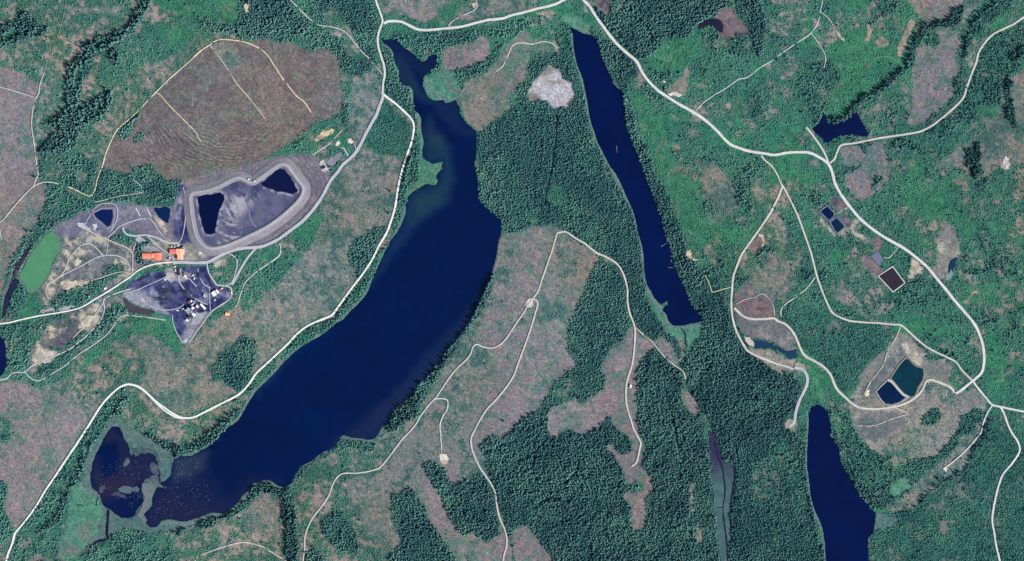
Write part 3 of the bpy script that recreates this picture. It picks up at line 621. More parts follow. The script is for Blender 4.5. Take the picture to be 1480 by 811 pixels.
 ('mixed', 'E', '1082,350 1108,320 1125,300 1138,330 1140,380 1150,415 1128,430 1100,405 1078,402 1072,378'),
 ('grove', 'E', '1092,372 1104,352 1120,360 1112,385 1098,400'),
 ('bog', 'E', '1094,344 1104,338 1106,350 1102,358 1090,366 1084,360'),
 ('mixed', 'E', '1100,378 1112,366 1132,372 1148,398 1150,418 1130,428 1110,408'),
 ('cut', 'E', '1100,372 1112,362 1130,370 1146,394 1150,412 1132,424 1114,408'),
 ('slope', 'E', '1118,322 1126,308 1134,330 1136,356 1126,350'),
 ('slope', 'E', '1084,394 1096,384 1110,396 1108,404 1090,404'),
 ('cutgreen', 'E', '1010,232 1040,240 1062,268 1066,300 1048,320 1030,296 1014,262'),
 ('cut', 'E', '1220,385 1260,395 1282,425 1270,450 1250,460 1225,440 1205,430'),
 ('mixed', 'E', '1215,372 1245,352 1262,380 1282,420 1290,440 1260,458 1222,440'),
 ('bog', 'E', '1198,290 1210,282 1222,298 1214,306 1204,300'),
 ('bog', 'E', '1212,314 1222,306 1234,322 1232,330 1222,326'),
 ('bog', 'E', '1248,366 1262,376 1276,392 1268,400 1252,384'),
 ('bog', 'E', '1258,350 1268,340 1278,352 1272,362 1264,360'),
 ('sand', None, '1192,318 1199,328 1206,336 1210,340 1220,332 1228,328 1236,318 1244,316 1240,324 1230,332 1218,338 1208,343 1202,336 1196,328'),
 ('sand', None, '1230,330 1240,336 1252,342 1254,346 1246,348 1238,342 1230,336'),
 ('tails', 'T', '1063,424 1078,408 1095,402 1118,408 1128,420 1120,440 1122,456 1136,466 1150,490 1152,506 1140,507 1120,498 1100,490 1086,490 1072,480 1062,452'),
 ('bog', 'T', '1064,424 1080,432 1096,428 1110,430 1118,444 1116,458 1090,458 1070,450 1062,440'),
 ('slope', 'T', '1084,398 1110,402 1128,414 1122,432 1104,424 1080,428'),
 ('bare', 'T', '1080,500 1092,506 1120,506 1140,520 1150,520 1150,532 1130,545 1110,528 1084,512'),
 ('young', 'FS', '1160,440 1200,455 1230,466 1290,470 1278,500 1255,530 1240,560 1220,572 1205,545 1180,520 1160,506 1148,480 1130,462 1142,440'),
 ('bare', 'S', '1242,542 1262,520 1285,500 1296,480 1310,480 1332,506 1342,524 1365,518 1378,528 1372,552 1388,566 1412,560 1428,580 1416,600 1392,616 1372,640 1356,656 1330,662 1300,662 1270,656 1246,636 1234,616 1228,590 1238,566'),
 ('tails', 'S', '1256,572 1275,550 1290,534 1306,515 1312,500 1300,498 1286,520 1262,545 1244,560 1244,572'),
 ('tails', 'S', '1236,600 1260,596 1290,596 1310,612 1290,625 1265,640 1246,632'),
 ('cutgreen', 'S', '1262,652 1290,630 1320,618 1344,622 1358,640 1332,660 1300,662 1275,660'),
 ('slope', 'S', '1338,552 1356,552 1376,562 1400,572 1392,590 1366,584 1350,572 1340,566'),
 ('grove', 'S', '1332,605 1345,590 1358,588 1362,600 1352,615 1335,615'),
 ('sand', None, '1302,498 1310,494 1322,500 1334,522 1330,530 1318,522'),
 ('grove', 'S', '1392,600 1412,590 1424,596 1412,620 1396,632 1380,640'),
 ('grove', 'FS', '1202,596 1222,598 1234,618 1246,636 1270,656 1300,662 1334,662 1356,656 1392,616 1410,600 1420,600 1408,625 1380,652 1345,680 1318,702 1285,736 1262,732 1246,720 1232,692 1216,656 1205,632'),
 ('forest', 'FS', '1203,612 1214,640 1228,672 1246,700 1270,715 1280,738 1262,735 1240,714 1225,688 1212,655'),
 ('lush', 'FS', '1290,700 1310,690 1322,700 1300,718 1286,716'),
 ('cutgreen', 'SS', '1432,592 1424,614 1414,642 1400,666 1388,682 1360,696 1340,716 1320,738 1300,742 1278,738 1300,724 1322,700 1346,680 1372,658 1396,636 1416,610'),
 ('young', 'SE', '1266,742 1300,744 1322,740 1342,718 1362,698 1390,684 1402,668 1416,644 1428,612 1445,600 1470,640 1485,640 1485,816 1256,816 1254,790 1262,770'),
 ('young', 'SE', '1262,740 1280,742 1300,760 1330,770 1300,790 1260,800 1256,778 1264,765'),
 ('forest', 'BELTS', '1436,600 1426,625 1408,662 1396,682 1376,694 1352,706 1336,722 1316,742 1290,748 1300,740 1322,736 1338,714 1358,696 1388,682 1400,664 1416,632 1428,604'),
 ('marsh', None, '1266,742 1282,744 1300,752 1292,758 1275,766 1264,768'),
 ('pink', 'SE', '1360,755 1368,752 1372,765 1366,775 1358,768'),
 # ---- mine
 ('mine', None, '74,334 90,322 110,311 135,300 165,293 200,296 222,300 250,300 256,282 260,264 296,252 320,246 352,240 376,234 400,226 440,222 458,226 470,238 478,250 470,278 452,304 420,333 388,352 350,360 330,364 300,379 262,379 240,352 200,338 180,330 160,345 130,336 95,345'),
 ('bench', None, '262,262 300,252 352,240 400,226 420,230 404,238 380,254 366,264 345,258 328,264 312,272 277,281'),
 ('bench', None, '410,236 440,224 456,228 466,248 468,270 452,300 420,330 392,348 350,356 330,356 372,338 404,315 430,290 438,272 428,254'),
 ('coal', None, '256,270 262,262 276,280 278,312 284,340 294,352 282,358 262,352 252,340 250,318 256,300'),
 ('weedy', 'W', '76,346 95,344 130,336 160,345 185,358 200,340 240,352 258,356 262,380 228,383 200,392 160,420 130,434 92,446 70,442 56,432 56,420 66,408 76,386 90,362'),
 ('bare', None, '228,352 245,345 265,352 300,352 306,366 290,378 262,378 240,370'),
 ('grove', 'W', '150,395 170,378 182,384 182,394 165,402 150,412 130,418 122,412 140,402'),
 ('grove', 'W', '70,432 92,422 120,412 150,410 150,420 130,434 100,446 82,446 68,440'),
 ('forest', 'W', '198,355 205,346 214,344 222,352 212,356 206,362 203,374 210,380 226,381 214,385 202,382 196,374 195,362'),
 ('yard', None, '206,358 216,354 232,362 248,366 262,355 270,356 272,372 262,380 246,378 238,368 236,362'),
 ('yard', None, '205,356 238,364 236,380 222,376 208,366'),
 ('sand', None, '222,312 228,314 238,325 242,330 240,336 234,332 228,322'),
 ('coal', None, '176,424 186,408 200,400 215,394 232,392 252,392 262,386 285,384 299,386 306,404 314,414 330,418 332,430 318,441 305,450 296,462 284,478 268,502 258,490 254,472 248,458 236,456 224,450 214,446 196,440 184,432'),
 ('yard', None, '176,428 186,416 200,418 214,426 224,436 236,446 248,456 224,450 206,444 190,438'),
 ('yard', None, '266,462 280,458 298,450 304,452 290,468 276,490 268,500 260,488 272,478'),
 ('yard', None, '238,388 254,386 262,392 274,396 272,404 262,408 248,404 240,400'),
 ('green', 'W', '302,384 312,376 338,374 340,385 336,400 328,408 312,406 304,396'),
 ('sand', None, '308,378 326,374 330,380 318,386 310,388'),
 ('green', 'W', '370,352 385,356 375,378 350,402 338,420 336,408 352,388 364,372'),
 ('weedy', 'WS', '40,468 60,460 105,450 150,432 176,428 184,440 186,452 168,466 140,484 112,506 80,530 52,546 40,538 30,520 34,490'),
 ('grove', 'WS', '-5,474 20,468 40,468 60,462 95,454 100,458 70,470 60,490 46,505 42,528 24,536 10,530 12,500 2,484'),
 ('grove', 'WS', '60,512 96,492 130,470 150,452 168,434 180,440 182,452 160,470 128,496 98,520 70,540 50,544'),
 ('dark', 'WS', '72,494 100,476 122,462 128,472 108,490 86,504'),
 ('sand', None, '112,472 124,460 140,456 148,458 140,470 128,480 116,478'),
 ('sand', None, '46,520 52,506 54,494 62,504 74,506 84,508 76,522 60,528 50,528'),
 ('green', 'WS', '150,500 168,480 180,462 200,462 240,468 250,482 264,506 258,512 236,494 212,486 196,480 176,496 150,512 110,540 60,562 46,556 96,536'),
 ('grove', 'GPW', '8,412 22,390 36,368 50,352 62,340 74,334 70,340 56,352 46,366 38,380 30,396 28,404 36,414 44,422 40,436 30,450 22,462 10,464 4,458 14,440 22,420 26,405'),
 ('bog', None, '22,402 34,380 40,364 46,354 36,362 26,380 16,398 6,424 2,440 8,440 16,420'),
]
ZONES = {
 'E': ('brush', 'green brush and young trees covering the right-hand side around the lined ponds and forked roads'),
 'NW': ('brush', 'mottled green brush over the upper left cutover beside the winding dark tree belt'),
 'WP': ('brush', 'sparse low brush on the pink cutover at the left edge'),
 'BELT': ('forest', 'dark conifers filling the winding belt and patches in the upper left'),
 'NT': ('forest', 'dark wood on the top edge above the ploughed block'),
 'PL': ('brush', 'scattered low brush on the large ploughed brown block'),
 'PLW': ('forest', 'two small dark tree islands at the western tip of the ploughed block'),
 'PLS': ('forest', 'dense plantation blocks between the ploughed block and the mine ponds'),
 'CREEK': ('forest', 'ragged creek woods between the pink cutover and the mine'),
 'HR': ('brush', 'greyish brush between the ploughed block and the haul road'),
 'TRI': ('forest', 'triangle of dense young trees between the haul road and the lakeside road'),
 'SL': ('brush', 'patchy brush on the tan slope between the mine and the lakeside road'),
 'SP': ('brush', 'sparse brush on the pink cutover in the lower left corner'),
 'FP': ('forest', 'isolated dark plantation block on the tan slope above the lakeside road'),
 'FT': ('forest', 'dark wedge of plantation against the lakeside road beside the lake bay'),
 'SHORE': ('forest', 'strip of trees between the lakeside road and the west shore of the long lake'),
 'BAY': ('forest', 'green trees round the road bend above the reedy bay'),
 'MARSH': ('brush', 'low marsh bushes around the reedy bay'),
 'SW': ('brush', 'green thicket in the bottom left corner beside the road'),
 'SB': ('brush', 'mottled brush south of the long lake around the arched track'),
 'SBF': ('forest', 'dark tree line along the south shore of the long lake'),
 'SC': ('forest', 'small dark stands near the bottom edge left of the central cutover'),
 'MID': ('forest', 'green woods around the head of the long lake below the top road'),
 'NC': ('brush', 'sparse brush in the clearings between the heads of the two lakes'),
 'ISLE': ('forest', 'broad dense plantation between the long lake and the narrow lake'),
 'CC': ('brush', 'sparse brush on the central pinkish cutover'),
 'FSH': ('forest', 'thin dark tree fringe on the southeast shore of the long lake'),
 'FC': ('forest', 'dark plantation between the central cutover and the right-hand logging road'),
 'FE': ('forest', 'large dark conifer forest at the bottom centre'),
 'FM': ('forest', 'dark conifer stands crossed by the middle logging road'),
 'FN': ('forest', 'dark forest along the east bank of the narrow lake down to the bottom edge'),
 'TF': ('forest', 'dark forest on the top edge around the small bog'),
 'NE': ('brush', 'green regrowth in the upper right around the slanting track'),
 'NEP': ('brush', 'sparse brush in the pink clearing of the upper right'),
 'BELTE': ('forest', 'dark narrow tree belts in the upper right corner'),
 'NEC': ('brush', 'sparse brush on the tan clearing at the right edge'),
 'PE': ('brush', 'sparse brush on the small pink clearing beside the dam road'),
 'T': ('brush', 'thin brush on the grassy tailings round the long pond'),
 'FS': ('forest', 'young forest between the grassy tailings, the settling ponds and the lower right lake'),
 'S': ('brush', 'sparse bushes on the bare slope around the settling ponds'),
 'SS': ('brush', 'sparse bushes on the curved green strip at the lower right'),
 'SE': ('forest', 'dense plantation filling the bottom right corner'),
 'BELTS': ('forest', 'dark tree belt along the curved green strip at the lower right'),
 'W': ('brush', 'weedy bushes around the orange-roofed mine buildings'),
 'WS': ('brush', 'trees and bushes round the sandy pit south of the mine entrance road'),
 'GPW': ('forest', 'trees along the dark creek west of the green pond'),
}
# ------------------------------------------------------------------ paint the cover map
CK = list(CLS)
cls = np.zeros((GH, GW), int)
ZK = list(ZONES)
zon = np.full((GH, GW), -1, int)
for c, z, s in COVER:
    pts = P(s)
    big = c == 'green' and z == 'E' and pts[0] == (-5, -5)
    if big:
        cls[:] = CK.index(c); zon[:] = ZK.index(z)
        continue
    pad = 12
    hit = max(p[0] for p in pts) > 1470 or min(p[0] for p in pts) < 10 or max(p[1] for p in pts) > 800 or min(p[1] for p in pts) < 10
    sl_ = (slice(None), slice(None)) if hit else box_of(pts, pad)
    man = c in ('yard', 'sand', 'mine', 'coal', 'bench')
    u = 0.35 if man else 1.0
    X = XX[sl_] + (WXN[sl_] - XX[sl_]) * u
    Y = YY[sl_] + (WYN[sl_] - YY[sl_]) * u
    m = inside(pts, np.clip(X, 1, 1479), np.clip(Y, 1, 810))
    cls[sl_][m] = CK.index(c)
    zon[sl_][m] = ZK.index(z) if z else -1

# the regrowth is patchy: thickets, thin spots and pale openings of its own accord
qa = fbm(XX, YY, 46, 17, 4, .6); qb = fbm(XX + .4 * YY, YY, 30, 18, 4, .62)
gi, bi = CK.index('green'), CK.index('bright')
east = zon == ZK.index('E')
cls[(cls == gi) & (qa > .625) & east] = CK.index('grove')
cls[(cls == gi) & (qb > .63) & (qa < .56)] = CK.index('mixed')
cls[(cls == gi) & (qa < .40)] = bi
cls[(cls == CK.index('forest')) & (qb > .60)] = CK.index('plant')
cls[(cls == CK.index('plant')) & (qa > .62)] = CK.index('grove')
cls[(cls == CK.index('grove')) & (qb < .38)] = gi
for a_, b_ in (('cut', 'cutgreen'), ('slope', 'cutgreen'), ('pink', 'cut')):
    cls[(cls == CK.index(a_)) & (qb > .57)] = CK.index(b_)
cls[(cls == CK.index('cut')) & (qa > .58)] = CK.index('pink')
n_broad = fbm(XX, YY, 34, 11, 4, 0.6)
n_mid = fbm(XX, YY, 11, 12, 3, 0.65)
n_fine = fbm(XX, YY, 4.4, 13, 2, 0.8)
n_patch = fbm(XX, YY, 26, 14, 4, 0.62)
n_grain = rng.random((GH, GW))
mixv = 0.24 * n_broad + 0.34 * n_mid + 0.42 * n_fine
patv = 0.40 * n_patch + 0.30 * n_mid[::-1, ::-1] + 0.30 * n_fine[:, ::-1]
# rank-normalise so that the shares in CLS mean what they say
def ranked(a):
    o = np.argsort(a, axis=None); r = np.empty(a.size); r[o] = np.linspace(0, 1, a.size)
    return r.reshape(a.shape)
mixv = ranked(mixv); patv = ranked(patv)
colr = np.zeros((GH, GW, 3))
tB = np.zeros((GH, GW)); tC = np.zeros((GH, GW))
for k, name in enumerate(CK):
    A, B, C, bb, bc, pl, sz = CLS[name]
    m = cls == k
    if not m.any(): continue
    b = sstep(1 - bb - 0.16, 1 - bb + 0.16, mixv[m])
    c = sstep(1 - bc - 0.07, 1 - bc + 0.05, patv[m])
    col = lin(*A) * (1 - b)[:, None] + lin(*B) * b[:, None]
    col = col * (1 - c)[:, None] + lin(*C) * c[:, None]
    colr[m] = col
    tB[m] = b; tC[m] = c
smoothish = np.where(np.isin(cls, [CK.index(k) for k in ('bench', 'mine', 'yard')]), .35, 1.0)
speck = 1 + ((n_grain - 0.5) * 0.34 + (n_fine - 0.5) * 0.35) * smoothish
colr *= speck[..., None]
# soften the joins by one cell
pad_ = np.pad(colr, ((1, 1), (1, 1), (0, 0)), mode='edge')
colr = (pad_[:-2, 1:-1] + pad_[2:, 1:-1] + pad_[1:-1, :-2] + pad_[1:-1, 2:] + 2.5 * colr) / 6.5
colr *= np.stack([1 + .16 * (fbm(XX, YY, 5, 15, 2, .8) - .5) + .10 * (n_grain - .5), np.ones_like(XX), 1 + .14 * (fbm(XX, YY, 7, 16, 2, .8) - .5)], 2)
colr *= np.array([.985, 1.0, 1.05])
age = fbm(XX, YY, 120, 19, 2, .5) - .5; age2 = fbm(XX, YY, 90, 20, 2, .5) - .5
colr *= np.stack([1 + .34 * age + .22 * age2, 1 + .34 * age, 1 + .34 * age - .18 * age2], 2)
colr *= (1 + .30 * smoothish * (rng.random((GH, GW)) - .5))[..., None]

# skid trails, slash and stumps on the cutovers
openm = np.isin(cls, [CK.index(k) for k in ('cut', 'pink', 'slope', 'plough', 'cutgreen', 'mixed', 'bare')])
jj_, ii_ = np.nonzero(openm)
for k in range(420):
    q = rng.integers(len(jj_)); x, y = gx[ii_[q]], gy[jj_[q]]
    a = 1.05 + .5 * math.sin(x / 160.) + rng.normal(0, .35); ln = rng.uniform(8, 34)
    bend = rng.normal(0, .25)
    pts = [(x + ln * t * math.cos(a + bend * t), y + ln * t * math.sin(a + bend * t)) for t in (0, .33, .66, 1)]
    b_ = box_of(pts, 3)
    d = line_dist(pts, XX[b_], YY[b_])
    colr[b_] *= np.where(openm[b_] & (d < 1.2), rng.choice([1.22, 1.14, .84]), 1)[..., None]
st = rng.random((GH, GW))
colr *= np.where(openm & (st < .022), 1.38, np.where(openm & (st > .972), .66, 1))[..., None]

# ploughed rows: curved ridges across the lower half of the ploughed block
relief = -0.9 + 0.45 * (n_fine - 0.5) * 2 + 0.35 * (n_mid - 0.5) * 2
mp_ = cls == CK.index('plough')
rr = np.hypot(XX - 330 + 14 * (n_broad - 0.5), YY - 120 + 10 * (n_patch - 0.5))
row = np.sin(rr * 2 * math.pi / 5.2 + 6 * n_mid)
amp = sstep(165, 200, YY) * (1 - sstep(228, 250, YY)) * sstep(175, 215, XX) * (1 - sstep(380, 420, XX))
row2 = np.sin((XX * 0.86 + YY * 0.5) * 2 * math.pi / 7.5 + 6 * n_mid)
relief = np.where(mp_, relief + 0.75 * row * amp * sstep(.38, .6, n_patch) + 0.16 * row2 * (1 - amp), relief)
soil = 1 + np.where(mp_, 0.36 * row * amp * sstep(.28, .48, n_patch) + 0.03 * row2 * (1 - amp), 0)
colr *= soil[..., None]

MARGINS = [  # bare reed and gravel margins along the sunny shores: width px, line
    (2.6, '828,50 830,70 836,98 846,130 851,160 862,200 882,240 906,285 918,312 927,350 932,390 938,418 950,440 960,448 968,468 984,473 1010,470'),
    (2.4, '1169,598 1168,640 1167,670 1172,712 1180,745 1190,768 1194,800 1196,830'),
    (2.6, '362,702 374,697 391,696 404,704 420,701'), (2.4, '440,673 470,653 488,640 494,632 512,634 535,637 547,630 556,616'),
    (4.0, '366,568 385,553 405,532 430,508 462,490 487,470 510,450 528,430 542,402 556,370 570,345 583,322 588,300 598,280'),
    (3.0, '258,662 285,656 310,641 330,620 350,598 366,572'), (3.4, '225,762 240,754 270,757 310,744 340,734 360,708'),
    (2.6, '556,62 570,76 579,100 582,122 598,128 602,158 611,175 612,205'), (2.0, '612,112 626,132 645,147'),
    (2.8, '69,337 76,334 81,340 87,352 88,360 84,368 78,374 74,386 72,394 66,403 60,411 53,420 46,421'), (2.2, '69,337 58,349 48,362 39,376 31,392 28,399 29,403 38,414 46,421')]
mar = lin(112, 130, 132); mar2 = lin(92, 124, 114)
margin = np.zeros((GH, GW), bool)
for w, q in MARGINS:
    q = P(q); b_ = box_of(q, 8)
    d = line_dist(smooth(q, 4), XX[b_], YY[b_]) + 1.6 * (n_fine[b_] - .5)
    t = (1 - sstep(w - .8, w + .8, d))[..., None]
    tt = n_mid[b_][..., None]
    colr[b_] = colr[b_] * (1 - t) + (mar * (1 - tt) + mar2 * tt) * t
    margin[b_] |= d < w

# benches cut round the tailings dam
RING = P('277,281 296,277 315,271 330,263 345,257.5 356,262 366,264.5 380,255 394,245 405,238.5 413,239 420,247 430,260 437.5,270 437,280 430,291 418,303 405,314 390,325 374,334 352,344.5 330,354 312,358.5 301,358 292,352 284,340 279,318 276.5,298')
RINGS = smooth(RING, 3.0, closed=True)
bx = box_of(RING, 40)
rd = line_dist(RINGS + RINGS[:1], XX[bx], YY[bx])
benchm = np.isin(cls[bx], [CK.index('bench'), CK.index('mine'), CK.index('coal')])
band = np.sin(rd * 2 * math.pi / 6.5 + 9 * n_broad[bx])
colr[bx] *= np.where(benchm & (rd < 42), 1 + 0.13 * band, 1)[..., None]
relief[bx] += np.where(benchm & (rd < 34), 0.4 * band, 0)

# keep the ground low under roads and lower still under water
BARE_SPOTS = [P(q[0]) for q in PADS_XY]
WATERS = [LONG_LAKE, BOG_POND, NARROW_LAKE, SOUTH_LAKE, REED_STRIP, NE_POND, BOG_LAKE, MINE_A, MINE_B, GREEN_POND, SILT_POND,
          WEST_CREEK, WEST_POND, CREEK_BIT, LINED_A, LINED_B, LONG_POND, SETTLE_A, SETTLE_B, TEAL_POND]
block = np.zeros((GH, GW), bool)          # no plants here
wet = np.zeros((GH, GW), bool)
for wp in WATERS + [RING]:
    b_ = box_of(wp, 4)
    wet[b_] |= inside(wp, XX[b_], YY[b_])
block |= wet | margin
for w, q in [(1.5, '806,160 804,180 804,205 801,225 798,245 794,262 790,280 789,296'), (1.6, '745,668 760,660 775,650 788,638 796,624'), (1.4, '838,664 834,680 826,690 806,702 796,712'),
             (1.5, '836,790 846,772 856,752 862,738'), (1.3, '1086,672 1092,692 1097,712 1102,724'), (1.3, '700,655 720,644 740,640 756,628'), (1.3, '770,735 786,724 800,716'), (1.2, '820,92 818,110 819,124'),
             (1.3, '1062,520 1080,545 1105,570 1128,585'), (1.2, '960,560 968,590 976,620 980,650')]:
    q = P(q); b_ = box_of(q, 5)
    block[b_] |= line_dist(q, XX[b_], YY[b_]) < w
road_d = np.full((GH, GW), 99.0)
for w, tone, nm, lb, s in ROADS:
    c = P(s)
    b_ = box_of(c, 10)
    d = line_dist(smooth(c, 4), XX[b_], YY[b_])
    road_d[b_] = np.minimum(road_d[b_], d - w / 2)
block |= road_d < 1.2
for s in BARE_SPOTS:
    b_ = box_of(s, 4)
    block[b_] |= inside(s, XX[b_], YY[b_])
relief = np.where(road_d < 2, np.minimum(relief, -0.5), relief)
relief = np.minimum(relief, -0.12)
relief = np.where(wet, -2.5, relief)

nv = GW * GH
vx = (XX - 740) * S; vy = (405.5 - YY) * S
co = np.stack([vx.ravel(), vy.ravel(), relief.ravel()], 1).astype(np.float32)
# the sheet runs on to the horizon: stretch its outermost vertices far away
edge = np.zeros((GH, GW), bool); edge[0] = edge[-1] = True; edge[:, 0] = edge[:, -1] = True
e = edge.ravel()
co[e, :2] *= 12.0
me = bpy.data.meshes.new('ground')
me.vertices.add(nv)
me.vertices.foreach_set('co', co.ravel())
ii, jj = np.meshgrid(np.arange(GW - 1), np.arange(GH - 1))
a0 = (jj * GW + ii).ravel()
quads = np.stack([a0, a0 + GW, a0 + GW + 1, a0 + 1], 1).astype(np.int32)
nq = len(quads)
me.loops.add(nq * 4)
me.polygons.add(nq)
me.loops.foreach_set('vertex_index', quads.ravel())
me.polygons.foreach_set('loop_start', np.arange(0, nq * 4, 4, dtype=np.int32))
me.polygons.foreach_set('use_smooth', np.ones(nq, bool))
me.update(calc_edges=True)
set_colors(me, 'soil', colr.reshape(-1, 3) * 0.70)
ground = bpy.data.objects.new('ground', me)
me.materials.append(attr_mat('soil and ground cover', 'soil', scale=0.34, contrast=0.5))
COL.objects.link(ground)
tag(ground, 'broad ground of cutover slopes, marsh, soil and mine spoil under everything', kind='structure')

# ------------------------------------------------------------------ water bodies
def sheet(name, outline, z, spacing, colour_fn, mat, label, seed=1, amp=0.5, kind='structure', iters=3):
    """flat polygon filled with an even scatter of vertices, coloured by position"""
    ol = fractal(smooth(outline, 5.0, True) if len(outline) > 40 else outline, amp, True, iters, seed)
    xs = [p[0] for p in ol]; ys = [p[1] for p in ol]
    r = np.random.default_rng(seed)
    nx = np.arange(min(xs), max(xs), spacing); ny = np.arange(min(ys), max(ys), spacing)
    A, B = np.meshgrid(nx, ny)
    A = A.ravel() + r.uniform(-.3, .3, A.size) * spacing; B = B.ravel() + r.uniform(-.3, .3, B.size) * spacing
    k = inside(ol, A, B)
    pts = ol + list(zip(A[k].tolist(), B[k].tolist()))
    n = len(ol)
    vs, es, fs, *_ = delaunay_2d_cdt([Vector(p) for p in pts], [(i, (i + 1) % n) for i in range(n)], [], 1, 1e-4)
    px = np.array([v[0] for v in vs]); py = np.array([v[1] for v in vs])
    vv = [W(v[0], v[1], z) for v in vs]
    fs = [tuple(f) for f in fs]
    out = []
    for f in fs:
        a, b, c = (vv[i] for i in f[:3])
        out.append(f if (b[0] - a[0]) * (c[1] - a[1]) - (b[1] - a[1]) * (c[0] - a[0]) > 0 else f[::-1])
    o = link_mesh(name, vv, out, mat, smooth_shade=True)
    set_colors(o.data, 'tint', colour_fn(px, py))
    tag(o, label, kind=kind)
    return o


def water_mat(name, rough=0.10, spec=0.22):
    m, nt, b = nodes_of(name)
    N, L = nt.nodes, nt.links
    at = N.new('ShaderNodeAttribute'); at.attribute_name = 'tint'
    tc = N.new('ShaderNodeTexCoord')
    nz = N.new('ShaderNodeTexNoise'); nz.inputs['Scale'].default_value = 0.05; nz.inputs['Detail'].default_value = 7
    nz.inputs['Roughness'].default_value = 0.7
    L.new(tc.outputs['Object'], nz.inputs['Vector'])
    mp = N.new('ShaderNodeMapRange')
    mp.inputs['From Min'].default_value = .3; mp.inputs['From Max'].default_value = .7
    mp.inputs['To Min'].default_value = .88; mp.inputs['To Max'].default_value = 1.12
    L.new(nz.outputs['Fac'], mp.inputs['Value'])
    vm = N.new('ShaderNodeVectorMath'); vm.operation = 'SCALE'
    L.new(at.outputs['Color'], vm.inputs[0]); L.new(mp.outputs['Result'], vm.inputs['Scale'])
    L.new(vm.outputs['Vector'], b.inputs['Base Color'])
    b.inputs['Roughness'].default_value = rough
    b.inputs['Specular IOR Level'].default_value = spec
    b.inputs['IOR'].default_value = 1.33
    n2 = N.new('ShaderNodeTexNoise'); n2.inputs['Scale'].default_value = 0.5; n2.inputs['Detail'].default_value = 4
    L.new(tc.outputs['Object'], n2.inputs['Vector'])
    bp = N.new('ShaderNodeBump'); bp.inputs['Strength'].default_value = 0.04; bp.inputs['Distance'].default_value = 0.3
    L.new(n2.outputs['Fac'], bp.inputs['Height']); L.new(bp.outputs['Normal'], b.inputs['Normal'])
    return m


WATER = water_mat('lake water')
DEEP = lin(0, 21, 66) * 0.78


def flat(rgb, var=0.10, cell=18):
    c = lin(*rgb) * 0.78
    return lambda x, y: c[None, :] * (1 + var * 2 * (fbm(x, y, cell, 55, 3) - 0.5))[:, None]


def shallows(zones):
    """lake bed showing through near the listed outlines: (outline, sRGB, fade px, strength)"""
    def f(x, y):
        col = np.repeat(DEEP[None, :], len(x), 0)
        col = col * (1 + 0.45 * (fbm(x, y, 60, 41, 4) - 0.5))[:, None]
        for pts, rgb, fade, k in zones:
            pts = P(pts)
            wx = x + 10 * (fbm(x, y, 16, 42, 3) - 0.5); wy = y + 10 * (fbm(x, y, 16, 43, 3) - 0.5)
            d = line_dist(pts + pts[:1], wx, wy)
            d = np.where(inside(pts, wx, wy), -d, d)
            t = (1 - sstep(-fade, fade, d)) * k * (0.7 + 0.6 * fbm(x, y, 9, 44, 3))
            t = np.clip(t, 0, 1)[:, None]
            col = col * (1 - t) + lin(*rgb)[None, :] * 0.78 * t
        return col
    return f


SH_LONG = shallows([
    ('586,312 588,292 600,277 620,268 634,266 642,240 640,234 615,234 611,215 612,190 640,196 652,215 656,258 646,292 624,310 600,326 588,330', (22, 52, 76), 8, 0.8),
    ('598,290 612,280 634,278 640,290 622,304 604,308', (34, 60, 74), 6, 0.5),
    ('568,78 580,80 592,96 604,124 622,150 612,150 598,135 578,122', (24, 48, 70), 6, 0.8),
    ('552,56 575,58 592,76 612,92 626,80 632,92 614,112 600,102 580,80 560,66', (18, 34, 66), 6, 0.6),
    ('614,124 640,146 662,150 664,172 688,192 676,200 655,190 636,168 622,150', (18, 40, 72), 6, 0.6),
    ('612,190 622,170 632,200 640,215 622,214', (30, 54, 72), 8, 0.6),
    ('588,318 600,328 584,356 560,380 545,405 522,428 505,446 480,468 440,498 400,538 372,572 366,566 400,530 450,490 500,448 540,396 566,344', (16, 44, 78), 7, 0.7),
    ('706,410 690,470 650,520 610,568 570,606 540,640 490,650 478,645 520,620 560,580 610,520 660,470 690,430', (18, 40, 74), 9, 0.75),
    ('640,520 660,500 640,540 600,575 560,600 540,618 500,640 484,640 540,590', (26, 36, 68), 8, 0.5),
    ('212,770 205,735 232,700 252,664 285,654 300,660 300,690 330,720 360,690 400,700 350,740 260,765', (20, 32, 66), 16, 0.8),
    ('252,665 280,658 300,655 296,676 270,690 250,696', (40, 56, 78), 9, 0.75),
    ('214,760 214,730 240,712 290,730 330,735 290,752 240,755', (32, 32, 62), 12, 0.6),
])
SH_BOG = shallows([
    ('150,640 165,614 182,640 196,660 226,648 236,700 200,700 160,740 140,720 128,690 140,660 150,690 166,690 176,660 168,640', (32, 34, 62), 7, 0.75),
    ('160,690 190,690 190,712 160,716 146,706', (46, 36, 58), 8, 0.5),
    ('150,726 180,714 200,724 204,740 176,752 150,740', (6, 22, 66), 6, 0.9),
])
sheet('lake', LONG_LAKE, 0.10, 4.0, SH_LONG, WATER, 'long deep blue lake bending down the left centre from the top road to the reedy bay', 3, 0.45)
sheet('pond', BOG_POND, 0.16, 3.0, SH_BOG, WATER, 'brown reedy bay pond at the southwest end of the long lake', 4, 0.6)
sheet('lake', NARROW_LAKE, 0.10, 7.0, flat((0, 17, 64), .30, 40), WATER, 'narrow dark blue lake slanting down the middle of the picture', 5, 0.35)
sheet('lake', SOUTH_LAKE, 0.10, 7.0, flat((0, 17, 64), .30, 40), WATER, 'dark blue lake running off the bottom edge at the lower right', 6, 0.35)
sheet('pond', NE_POND, 0.10, 3.0, flat((4, 18, 62), .2), WATER, 'dark irregular pond beside the straight dam road at the upper right', 7, 0.8)
sheet('pond', BOG_LAKE, 0.10, 3.0, flat((34, 34, 58), .25), WATER, 'small dark bog pool in the forest near the top edge', 8, 0.8)
